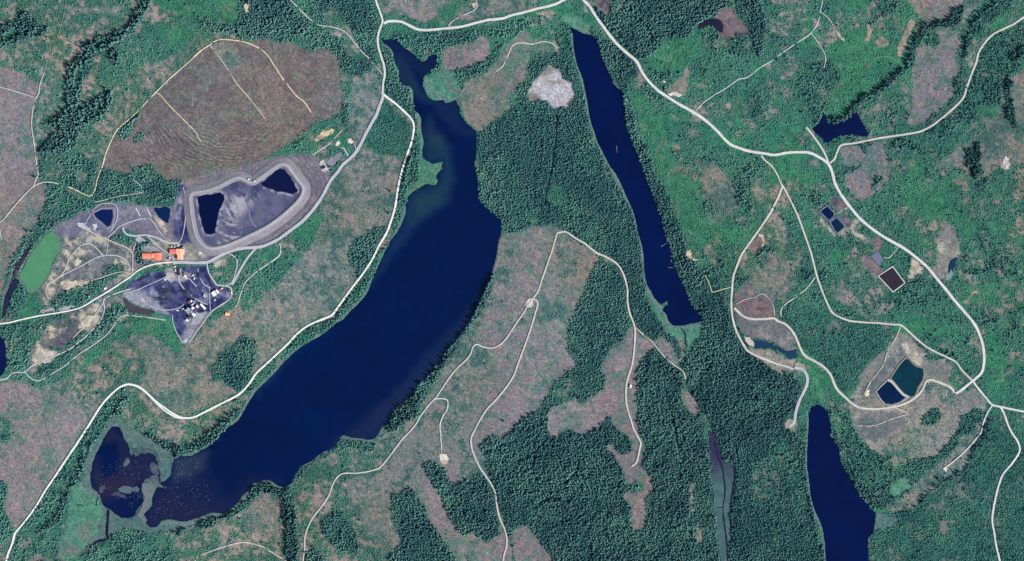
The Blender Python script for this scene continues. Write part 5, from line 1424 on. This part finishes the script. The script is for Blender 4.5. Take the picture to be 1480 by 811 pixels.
for s, spread, cnt, lb, gp, h in BELTS:
    c = smooth(P(s), 1.5)
    got = []
    tries = 0
    while len(got) < cnt and tries < 4000:
        tries += 1
        p = c[random.randrange(len(c))]
        x, y = p[0] + random.gauss(0, spread / 2.2), p[1] + random.gauss(0, spread / 2.2)
        if at_grid(block, np.array([x]), np.array([y]))[0]: continue
        if at_grid(road_d, np.array([x]), np.array([y]))[0] < 5.0: continue
        if any((x - a) ** 2 + (y - b) ** 2 < 7.5 for a, b in got): continue
        got.append((x, y))
    for x, y in got: ind.append((x, y, h * random.uniform(.85, 1.25), lb, gp))
for x, y, h, lb in LONERS: ind.append((x, y, h, lb, None))
BIG = conifer_mesh('tree_crown', 77, 8, 8, .19, M_CON)
BIG2 = conifer_mesh('tree_crown', 78, 8, 8, .21, M_CON)
bm = bmesh.new()
bmesh.ops.create_cone(bm, cap_ends=True, segments=8, radius1=.018, radius2=.006, depth=.9)
bmesh.ops.translate(bm, verts=bm.verts, vec=(0, 0, .45))
TRUNK = bpy.data.meshes.new('trunk'); bm.to_mesh(TRUNK); bm.free(); TRUNK.materials.append(M_BARK)
taken = np.zeros(len(CX), bool)
for x, y, h, lb, gp in ind:
    taken |= (CX - x) ** 2 + (CY - y) ** 2 < 4.5
    t = empty('conifer_tree', W(x, y, -0.8), random.uniform(0, 6.28))
    tag(t, lb, 'tree', gp)
    h *= 1.15
    w = h * random.uniform(.9, 1.15)
    t.scale = (w, w, h)
    for nm, me in (('trunk', TRUNK), ('crown', random.choice((BIG, BIG2)))):
        o = bpy.data.objects.new(nm, me); o.parent = t; COL.objects.link(o)
        if nm == 'crown': o['hue'] = random.uniform(.0, .5)
keep &= ~taken

typ_r = rng.integers(0, 3, len(CX))
big_r = rng.random(len(CX))
for k, z in enumerate(ZK):
    m = keep & (cz == k)
    n = int(m.sum())
    if n == 0: continue
    ty = typ[m]
    f = szf[m] * (.82 + .36 * rng.random(n)) * (.85 + .3 * dens[m])
    forest = np.isin(names[m], ['forest'])
    h = np.where(ty == 0, 10.0, np.where(ty == 1, 5.8, 2.6)) * f
    em = (rng.random(n) < .05) & (ty < 2)                 # emergent crowns above the rest
    h = np.where(em, h * 1.45, h)
    wdt = np.where(ty == 0, 13.8, np.where(ty == 1, 8.3, 4.4)) * f * (.9 + .25 * rng.random(n)) * np.where(em, 1.25, 1)
    hue = np.clip(.42 + 1.9 * (hue_n[m] - .5) + 1.2 * (gap[m] - .5) + rng.normal(0, .2, n), 0, 1)
    P3 = np.stack([(CX[m] - 740) * S, (405.5 - CY[m]) * S, np.full(n, -1.0)], 1).astype(np.float32)
    if z in ('BELT', 'BELTE', 'SBF', 'FSH', 'BAY'):
        h = h * np.where(forest, 1.55, 1)                 # the old belts stand taller
    nm, lb = ZONES[z]
    me = bpy.data.meshes.new(nm)
    me.vertices.add(n); me.vertices.foreach_set('co', P3.ravel())
    a = me.attributes.new('plant', 'INT', 'POINT'); a.data.foreach_set('value', (ty * 3 + typ_r[m]).astype(np.int32))
    a = me.attributes.new('hue', 'FLOAT', 'POINT'); a.data.foreach_set('value', hue.astype(np.float32))
    tr = np.zeros((n, 3), np.float32); tr[:, 2] = rng.uniform(0, 6.28, n)
    a = me.attributes.new('turn', 'FLOAT_VECTOR', 'POINT'); a.data.foreach_set('vector', tr.ravel())
    sc3 = np.stack([wdt, wdt, h], 1).astype(np.float32)
    a = me.attributes.new('size', 'FLOAT_VECTOR', 'POINT'); a.data.foreach_set('vector', sc3.ravel())
    o = bpy.data.objects.new(nm, me)
    COL.objects.link(o)
    md = o.modifiers.new('plants', 'NODES'); md.node_group = NG
    tag(o, lb, kind='stuff')
print('plants', int(keep.sum()), 'trees', len(ind))
# ------------------------------------------------------------------ mine buildings, plant, vehicles
def box_vf(x0, x1, y0, y1, z0, z1):
    v = [(x, y, z) for z in (z0, z1) for y in (y0, y1) for x in (x0, x1)]
    f = [(0, 2, 3, 1), (4, 5, 7, 6), (0, 1, 5, 4), (2, 6, 7, 3), (0, 4, 6, 2), (1, 3, 7, 5)]
    return v, f


def boxes(name, lst, mat, parent):
    V, F = [], []
    for b in lst:
        v, f = box_vf(*b)
        F += [tuple(i + len(V) for i in q) for q in f]; V += v
    return link_mesh(name, V, F, mat, parent)


R_ORANGE = noisy('orange roof sheet', lin(250, 128, 98) * .95, .10, .5, rough=.6)
R_PALE = noisy('sun-bleached orange roof sheet', lin(255, 172, 138) * .95, .10, .5, rough=.6)
R_RED = noisy('dull red roof sheet', lin(214, 112, 98) * .9, .12, .5, rough=.6)
R_WHITE = noisy('white roof sheet', (.33, .34, .34), .06, .5, rough=.5)
R_PINK = noisy('pale pinkish roof sheet', (.30, .27, .28), .10, .5)
R_GREY = noisy('grey roof sheet', (.14, .14, .155), .2, .4)
R_DARK = noisy('dark tarred roof and shadow', (.012, .013, .024), .3, .4)  # dark roofs, also the dark solids that stand in for shadows
R_RUST = noisy('rusty sheet', (.14, .05, .04), .35, .6)
WALLM = noisy('painted metal wall', (.2, .2, .21), .15, .6)
WALLR = noisy('brick red wall', (.16, .055, .045), .2, .8)
CONC = noisy('concrete', (.28, .28, .28), .12, .5)
DARKM = noisy('dark opening', (.02, .02, .025), .2, .5)
GLASS = noisy('window glass', (.03, .04, .05), .2, .5, rough=.1, spec=.5)
RUBBER = noisy('tyre rubber', (.02, .02, .02), .2, 2)
RIM = noisy('wheel rim', (.35, .35, .36), .1, 2)


def gable(name, cx, cy, lx, ly, h, rise, mat, parent, ridge_x=True, over=.35):
    """roof with a ridge, thickness and overhang; sizes in metres in the parent's frame"""
    a, b = lx / 2 + over, ly / 2 + over
    prof = [(-1, h - .05), (0, h + rise), (1, h - .05), (1, h + .12), (0, h + rise + .2), (-1, h + .12)]
    V = []
    for e in (-1, 1):
        for u, z in prof:
            V.append((cx + e * a, cy + u * b, z) if ridge_x else (cx + u * a, cy + e * b, z))
    F = [(i, (i + 1) % 6, 6 + (i + 1) % 6, 6 + i) for i in range(6)] + [(0, 1, 4, 5), (1, 2, 3, 4), (6, 7, 10, 11), (7, 8, 9, 10)]
    o = link_mesh(name, V, F, mat, parent)
    bm = bmesh.new(); bm.from_mesh(o.data); bmesh.ops.recalc_face_normals(bm, faces=bm.faces); bm.to_mesh(o.data); bm.free()
    return o


def building(name, label, cat, px, py, ang, blocks, group=None):
    """blocks: (dx, dy, lx, ly in px, wall height m, rise m, roof mat, wall mat, ridge along x)"""
    root = empty(name, W(px, py, 0), math.radians(ang))
    tag(root, label, cat, group)
    for q, (dx, dy, lx, ly, h, rise, rm, wm, rx) in enumerate(blocks):
        cx, cy, ax, ay = dx * S, -dy * S, lx * S, ly * S
        w = boxes('wall', [(cx - ax / 2, cx + ax / 2, cy - ay / 2, cy + ay / 2, -.8, h)], wm, root)
        dw = min(3.0, ay * .5)
        boxes('door', [(cx + ax / 2 + .003, cx + ax / 2 + .06, cy - dw / 2, cy + dw / 2, -.2, h * .75)], DARKM, w)
        boxes('window', [(cx - ax * .35, cx - ax * .1, cy - ay / 2 - .05, cy - ay / 2 - .003, h * .4, h * .7),
                         (cx + ax * .1, cx + ax * .35, cy - ay / 2 - .05, cy - ay / 2 - .003, h * .4, h * .7)], GLASS, w)
        r = gable('roof', cx, cy, ax, ay, h, rise, rm, root, rx)
        if min(ax, ay) > 6:
            vx_, vy_ = (cx - ax * .2, cy) if rx else (cx, cy - ay * .2)
            boxes('roof_vent', [(vx_ - .5, vx_ + .5, vy_ - .5, vy_ + .5, h + rise - .1, h + rise + .9)], WALLM, r)
    return root


building('office_building', 'long orange-roofed mine office with a square eastern block on the gravel island', 'building', 219, 370.6, 0, [
    (-6.6, -.3, 13, 7, 4.0, 1.2, R_ORANGE, WALLR, True), (2.4, -.6, 3.0, 6.0, 3.6, .8, R_PALE, WALLR, True), (9.6, .2, 10.4, 9.8, 5.0, 1.6, R_ORANGE, WALLR, False)])
building('workshop', 'pale orange-roofed workshop with a dull red side wing in the mine yard', 'building', 259.5, 366.5, 0, [
    (-9.2, -2.6, 9.6, 6.6, 4.5, .8, R_RED, WALLR, True), (1.4, -2.6, 11.4, 7.6, 6.0, 1.4, R_PALE, WALLM, False), (1.2, 4.9, 8.2, 7.2, 5.4, 1.3, R_PALE, WALLM, False)])
building('hut', 'small orange-roofed hut alone on the slope east of the coal yard', 'hut', 329, 454, -3, [(0, 0, 6.2, 3.8, 3.2, .8, R_PALE, WALLR, True)])
building('hut', 'small dark-roofed hut on the pale apron north of the haul road', 'hut', 468, 242, 35, [(0, 0, 5.2, 3.0, 3.5, .5, R_DARK, WALLM, True)])
building('hut', 'tall narrow white hut beside the right-hand logging road in the pink clearing', 'hut', 911.3, 558.2, -6, [(0, 0, 2.0, 4.2, 5.2, .5, R_WHITE, WALLM, False)])
building('shed', 'bright white square shed inside the grey loop track', 'shed', 309.4, 424.6, 36, [(0, 0, 5.4, 6.4, 4.5, .9, R_WHITE, WALLM, False)])
building('shed', 'pinkish shed standing against the bright white shed', 'shed', 314.2, 421.6, 36, [(0, 0, 3.0, 5.6, 4.0, .6, R_PINK, WALLM, False)])
building('shed', 'long white shed on the east side of the coal plant', 'shed', 293.7, 443.1, -47, [(0, 0, 9.8, 2.7, 5.5, .8, R_WHITE, WALLM, True)])
building('plant_building', 'white tower block of the coal plant', 'building', 280.8, 455.0, -42, [(0, 0, 5.2, 3.4, 11.0, .6, R_WHITE, WALLM, True)])
building('plant_building', 'white square block in the centre of the coal plant', 'building', 279.1, 445.2, 42, [(0, 0, 3.4, 3.2, 9.0, .5, R_WHITE, WALLM, True)])
building('plant_building', 'broad grey-roofed block of the coal plant', 'building', 273.2, 448.6, -40, [(0, 0, 7.0, 5.2, 7.5, .8, R_GREY, WALLM, True), (4.6, -.6, 2.6, 3.0, 10.0, .4, R_GREY, WALLM, True)])
building('plant_building', 'small white block at the north corner of the coal plant', 'building', 277.0, 435.2, 40, [(0, 0, 2.2, 2.2, 8.0, .4, R_WHITE, WALLM, True)])
building('plant_building', 'pale grey block beside the north corner of the coal plant', 'building', 281.2, 435.6, 40, [(0, 0, 2.0, 2.0, 5.0, .4, R_GREY, WALLM, True)])
building('plant_building', 'brownish low block on the east side of the coal plant yard', 'building', 285.6, 443.0, -42, [(0, 0, 3.8, 2.6, 5.0, .5, R_PINK, WALLM, True), (-.6, 2.6, 2.0, 1.6, 6.5, .3, R_RUST, WALLM, True)])
building('shed', 'rusty red shed at the north end of the coal plant', 'shed', 273.6, 437.2, 40, [(0, 0, 2.0, 3.0, 4.5, .5, R_RUST, WALLM, True)])
building('shed', 'white shed on the pale ground south of the coal plant', 'shed', 270.8, 463.0, -20, [(0, 0, 3.6, 2.3, 3.6, .5, R_WHITE, WALLM, True)])
building('shed', 'long black-roofed shed south of the crossroads below the workshop', 'shed', 258.4, 393.0, -80, [(0, 0, 9.4, 3.2, 5.5, .6, R_DARK, WALLM, True)])
building('shed', 'dull red shed east of the long black-roofed shed', 'shed', 267.0, 396.0, -40, [(0, 0, 2.6, 3.0, 3.6, .5, R_RUST, WALLM, True)])
building('shed', 'pinkish white shed just south of the dull red shed', 'shed', 267.8, 399.4, -40, [(0, 0, 3.2, 2.8, 3.6, .5, R_PINK, WALLM, True)])
building('shed', 'small white shed beside the entrance road west of the coal yard', 'shed', 152.4, 417.0, 30, [(0, 0, 3.0, 2.4, 2.8, .4, R_WHITE, WALLM, True)])
building('shadow_block', 'long low dark block standing in for a shadow at the west end of the long pond', 'shed', 1077.6, 495.4, -50, [(0, 0, 8.6, 1.5, 3.2, .3, R_DARK, WALLM, True)])  # dark solid put in for a cast shadow on the pale apron
building('shed', 'dark low elongated block on the yard edge behind the workshop', 'shed', 263, 357.2, 42, [(0, 0, 5.4, 1.1, 3.2, .3, R_DARK, WALLM, True)])  # low dark elongated block built for a black streak


def conveyor(label, x0, y0, x1, y1, w, z0, z1, mat):
    a = Vector(W(x0, y0)); b = Vector(W(x1, y1))
    L = (b - a).length
    root = empty('conveyor', a, math.atan2(b.y - a.y, b.x - a.x))
    tag(root, label, 'conveyor')
    hw = w * S / 2
    V = [(0, -hw, z0), (0, hw, z0), (0, hw, z0 + 1.6), (0, -hw, z0 + 1.6), (L, -hw, z1), (L, hw, z1), (L, hw, z1 + 1.6), (L, -hw, z1 + 1.6)]
    F = [(0, 1, 2, 3), (4, 7, 6, 5), (0, 4, 5, 1), (3, 2, 6, 7), (0, 3, 7, 4), (1, 5, 6, 2)]
    link_mesh('gallery', V, F, mat, root)
    for t in (.12, .5, .88):
        z = z0 + (z1 - z0) * t
        if z < 1: continue
        x = L * t
        boxes('trestle', [(x - .15, x + .15, -hw, -hw + .3, -.8, z - .01), (x - .15, x + .15, hw - .3, hw, -.8, z - .01), (x - .12, x + .12, -hw + .3, hw - .3, z * .5, z * .5 + .25)], WALLM, root)
    return root


conveyor('thin white conveyor slanting over the dark coal yard', 273, 402, 284.5, 414.5, .8, 1, 5, R_WHITE)
conveyor('white conveyor rising into the north side of the coal plant', 276.0, 442.4, 281.4, 438.2, 1.5, 3, 8, R_WHITE)
conveyor('black conveyor gallery running southwest from the plant tower', 278.6, 452.4, 271.6, 459.2, 2.6, 6, 1.5, R_DARK)
conveyor('dark bar standing in for the shadow of the white conveyor beside the rusty red shed', 273.8, 441.0, 279.0, 437.0, 1.2, 3, 7, R_DARK)  # dark copy of the white conveyor, added as its cast shadow
conveyor('thin grey conveyor along the west side of the coal plant', 264.6, 445.6, 274.0, 455.0, .8, 2, 6, CONC)
conveyor('short dark conveyor poking north from the coal plant', 280.6, 433.0, 282.6, 428.2, 1.4, 6, 2, R_DARK)


def flume(label, x0, y0, x1, y1):
    a = Vector(W(x0, y0)); b = Vector(W(x1, y1)); L = (b - a).length
    root = empty('flume', a, math.atan2(b.y - a.y, b.x - a.x)); tag(root, label, 'flume')
    boxes('channel_wall', [(0, L, -.85, -.45, -.8, .9)], R_WHITE, root)
    boxes('channel_wall', [(0, L, .45, .85, -.8, .9)], R_WHITE, root)
    boxes('channel_floor', [(0, L, -.45, .45, -.8, .2)], R_WHITE, root)


flume('western of two white concrete flumes north of the mine yard', 196, 300, 202.4, 312)
flume('eastern of two white concrete flumes north of the mine yard', 212.4, 301.6, 218.4, 312.8)


def tank(name, label, px, py, r, h, wall, fill, cat='tank', lid=False):
    root = empty(name, W(px, py, 0)); tag(root, label, cat)
    n = 32
    V, F = [], []
    for rad, z in ((r, -.8), (r, h), (r * .72, h), (r * .62, h - .7)):
        V += [(rad * math.cos(6.2832 * i / n), rad * math.sin(6.2832 * i / n), z) for i in range(n)]
    for k in range(3):
        for i in range(n):
            F.append((k * n + i, k * n + (i + 1) % n, (k + 1) * n + (i + 1) % n, (k + 1) * n + i))
    link_mesh('rim_wall', V, F, wall, root)
    V = [(r * .66 * math.cos(6.2832 * i / n), r * .66 * math.sin(6.2832 * i / n), h + .15 if lid else h - .55) for i in range(n)] + [(0, 0, h + .5 if lid else h - .55)]
    link_mesh('lid' if lid else 'water_surface', V, [(i, (i + 1) % n, n) for i in range(n)], fill, root)
    boxes('walkway', [(-r, r, -.25, .25, h + .55, h + .7)], CONC, root)
    return root


tank('thickener_tank', 'round white-rimmed tank with a dark centre on the coal yard', 296.4, 427.4, 3.6, 2.6, R_WHITE, DARKM)
tank('thickener_tank', 'small round white-rimmed tank south of the white sheds', 310.6, 433.8, 2.0, 1.8, R_WHITE, DARKM)
tank('storage_tank', 'white round tank at the back of the workshop yard', 248.2, 356.6, 1.6, 3.0, R_WHITE, R_WHITE, lid=True)
tank('storage_tank', 'second white round tank in the workshop yard, closer to the workshop roof', 252.4, 357.4, 1.5, 3.4, R_WHITE, R_GREY, lid=True)


def container(label, px, py, ang, mat, l=9.0, w=2.6, h=2.7):
    root = empty('shipping_container', W(px, py, 0), math.radians(ang)); tag(root, label, 'container')
    body = boxes('body', [(-l / 2, l / 2, -w / 2, w / 2, -.3, h)], mat, root)
    boxes('roof_rib', [(-l / 2 + .4 + k * .8, -l / 2 + .7 + k * .8, -w / 2 + .1, w / 2 - .1, h + .003, h + .07) for k in range(int(l / .8))], mat, body)
    boxes('door', [(l / 2 + .003, l / 2 + .06, -w / 2 + .1, w / 2 - .1, 0, h - .1)], WALLM, root)


container('white shipping container west of the long black-roofed shed', 254.2, 390.6, -80, R_WHITE, 6.5)
container('rusty shipping container west of the long black-roofed shed', 254.4, 396.2, -80, R_RUST, 6.5)
container('white shipping container at the crossroads below the workshop', 253.0, 385.6, 5, R_WHITE, 4.5)
container('white container among the sheds on the pale ground south of the crossroads', 269.8, 402.2, -30, R_WHITE, 4.5)
container('orange-brown container in the loop yard north of the pinkish shed', 321.0, 417.0, 36, noisy('faded orange paint', (.42, .22, .12), .2, .8), 5.0)
container('rusty container in the loop yard beside the orange-brown one', 317.6, 418.6, 36, R_RUST, 5.0)
container('white container on the coal yard near the thin conveyor', 279.2, 398.2, 20, R_WHITE, 4.0)
container('white upright container on the coal yard below the thin conveyor start', 281.0, 402.6, 85, R_WHITE, 4.0)
container('white container at the western corner of the coal plant', 264.6, 446.2, 10, R_WHITE, 3.0)
container('pale container on the coal ground west of the plant', 256.8, 448.8, -25, R_WHITE, 5.0)
container('white container at the gravel end of the coal yard road', 238.4, 404.6, -20, R_WHITE, 4.0)
container('white container behind the workshop on the yard edge', 258.4, 354.6, 10, R_WHITE, 4.5)
container('white container on the spoil heap east of the workshop', 289.4, 365.2, -20, R_WHITE, 5.0)
container('small pale container on the apron next to the dark-roofed hut', 478.4, 242.0, 30, R_GREY, 3.5)


def pickup(label, px, py, ang, paint, z=0.3):
    root = empty('pickup_truck', W(px, py, z), math.radians(ang)); tag(root, label, 'truck')
    V, F = [], []
    prof_ = [(-2.8, .5), (-2.8, 1.1), (-.6, 1.1), (-.4, 1.15), (1.0, 1.15), (2.7, 1.0), (2.8, .5)]
    for y in (-.95, .95):
        V += [(x, y, zz) for x, zz in prof_]
    n = len(prof_)
    F = [tuple(range(n))[::-1], tuple(range(n, 2 * n))] + [(i, (i + 1) % n, n + (i + 1) % n, n + i) for i in range(n)]
    body = link_mesh('body', V, F, paint, root)
    boxes('load_bed', [(-2.7, -.75, -.8, .8, 1.103, 1.14)], DARKM, root)
    cab = [(-.6, 1.12), (-.35, 1.85), (.75, 1.85), (1.25, 1.12)]
    V = [(x, y, zz) for y in (-.85, .85) for x, zz in cab]
    link_mesh('cab', V, [(3, 2, 1, 0), (4, 5, 6, 7), (1, 2, 6, 5), (0, 1, 5, 4), (2, 3, 7, 6)], paint, root)
    link_mesh('windscreen', [(.79, -.75, 1.80), (1.24, -.8, 1.2), (1.24, .8, 1.2), (.79, .75, 1.80)], [(0, 1, 2, 3)], GLASS, root)
    for x in (-1.8, 1.8):
        for y in (-.9, .9):
            bm = bmesh.new(); bmesh.ops.create_cone(bm, cap_ends=True, segments=14, radius1=.42, radius2=.42, depth=.28)
            bmesh.ops.rotate(bm, verts=bm.verts, matrix=Matrix.Rotation(math.pi / 2, 3, 'X')); bmesh.ops.translate(bm, verts=bm.verts, vec=(x, y, .42))
            me_ = bpy.data.meshes.new('wheel'); bm.to_mesh(me_); bm.free(); me_.materials.append(RUBBER)
            o = bpy.data.objects.new('wheel', me_); o.parent = root; COL.objects.link(o)
    for y in (-.65, .65):
        boxes('headlight', [(2.74, 2.82, y - .16, y + .16, .75, .92)], R_WHITE, root)


PW = noisy('white car paint', (.55, .55, .55), .03, 2, rough=.3, spec=.4)
PR = noisy('rust red car paint', (.32, .06, .04), .1, 2, rough=.4, spec=.4)
PK = noisy('black shadow paint', (.015, .015, .018), .1, 2, rough=.3, spec=.4)  # colour of the truck-shaped shadow stand-in
pickup('white pickup parked on the gravel west of the workshop', 245.2, 373.2, 60, PW)
pickup('black truck shape standing in for the shadow of the white pickup west of the workshop', 243.2, 373.4, 60, PK)  # black solid added as the cast shadow of the white pickup
pickup('white pickup on the dam crest at the inner bend, western one', 359.3, 259.6, 20, PW, 6.15)
pickup('white pickup on the dam crest at the inner bend, eastern one', 367.5, 262.6, 30, PW, 6.15)
pickup('rust red pickup on the shoulder of the entrance road near the left edge', 63.6, 450.4, 15, PR)
pickup('white pickup on the grey loop track east of the white sheds', 334.6, 424.0, 85, PW)

# floating logs along the east shore of the narrow lake
LOGM = noisy('weathered log', (.16, .13, .12), .25, 2)
for x0, y0, x1, y1, lb in ((955.5, 356.5, 963.5, 351.5, 'northernmost floating log off the east shore of the narrow lake'), (969, 370, 973, 371, 'short floating log below the slanting one in the narrow lake'),
                           (966, 386, 973, 387.5, 'floating log lying level near the east shore of the narrow lake'), (970, 375, 971, 380, 'upright floating log in the middle of the log cluster of the narrow lake'),
                           (995, 433, 999, 434, 'floating log near the south end of the narrow lake'), (891, 211, 892, 221, 'pale floating log in the open upper half of the narrow lake')):
    a = Vector(W(x0, y0, .2)); b = Vector(W(x1, y1, .2)); L = (b - a).length
    bm = bmesh.new()
    bmesh.ops.create_cone(bm, cap_ends=True, segments=8, radius1=.4, radius2=.22, depth=L)
    bmesh.ops.rotate(bm, verts=bm.verts, matrix=Matrix.Rotation(math.pi / 2, 3, 'Y'))
    for v in bm.verts: v.co.y += .3 * math.sin(v.co.x * .5); v.co += Vector((0, 0, 0))
    me_ = bpy.data.meshes.new('floating_log'); bm.to_mesh(me_); bm.free(); me_.materials.append(LOGM)
    o = bpy.data.objects.new('floating_log', me_); COL.objects.link(o)
    o.location = (a + b) / 2; o.rotation_euler = (0, 0, math.atan2(b.y - a.y, b.x - a.x))
    tag(o, lb, 'log')

# heaps of coal and spoil
HEAPC = noisy('coal', (.018, .020, .038), .35, .5, rough=.7)
HEAPG = noisy('grey spoil', (.13, .13, .16), .3, .4)
def heap(label, px, py, rx, ry, h, mat, ang, seed, name='coal_heap', cat='heap'):
    bm = bmesh.new()
    bmesh.ops.create_uvsphere(bm, u_segments=28, v_segments=14, radius=1)
    bmesh.ops.delete(bm, geom=[v for v in bm.verts if v.co.z < -.01], context='VERTS')
    r = np.random.default_rng(seed)
    for v in bm.verts:
        d = math.hypot(v.co.x, v.co.y)
        k = 1 + .35 * (float(fbm(np.array([v.co.x * 9 + seed * 7]), np.array([v.co.y * 9]), 5, seed, 3)[0]) - .5) * 2 * min(1, d + .3)
        v.co = Vector((v.co.x * rx * S * k, v.co.y * ry * S * k, (1 - d) * h * k - .5 if d < 1 else -.6))
    me_ = bpy.data.meshes.new(name); bm.to_mesh(me_); bm.free(); me_.materials.append(mat)
    o = bpy.data.objects.new(name, me_); COL.objects.link(o)
    o.location = W(px, py, 0); o.rotation_euler = (0, 0, math.radians(ang)); tag(o, label, cat)


heap('big dark coal heap in the middle of the coal yard', 240, 424, 13, 6.5, 7, HEAPC, -20, 1)
heap('long dark coal heap along the south edge of the coal yard', 236, 434, 12, 3.2, 5, HEAPC, -18, 2)
heap('dark coal heap just below the bright entrance road', 206, 404, 8, 4, 5, HEAPC, 10, 3)
heap('dark coal heap between the thin conveyor and the haul road', 288, 398, 7, 4.5, 5, HEAPC, -40, 4)
heap('dark coal heap west of the round white-rimmed tank', 270, 424, 9, 4.5, 6, HEAPC, -35, 5)
heap('long dark coal heap along the track east of the thin conveyor', 303, 404, 1.6, 9, 3.5, HEAPC, 28, 8)
heap('pale spoil tip at the southern point of the mine', 266, 492, 5, 4, 3.5, HEAPG, 30, 6, 'spoil_heap')
heap('pale spoil heap on the coal yard north of the silt pond', 204, 432, 7, 3.2, 3, HEAPG, -35, 7, 'spoil_heap')
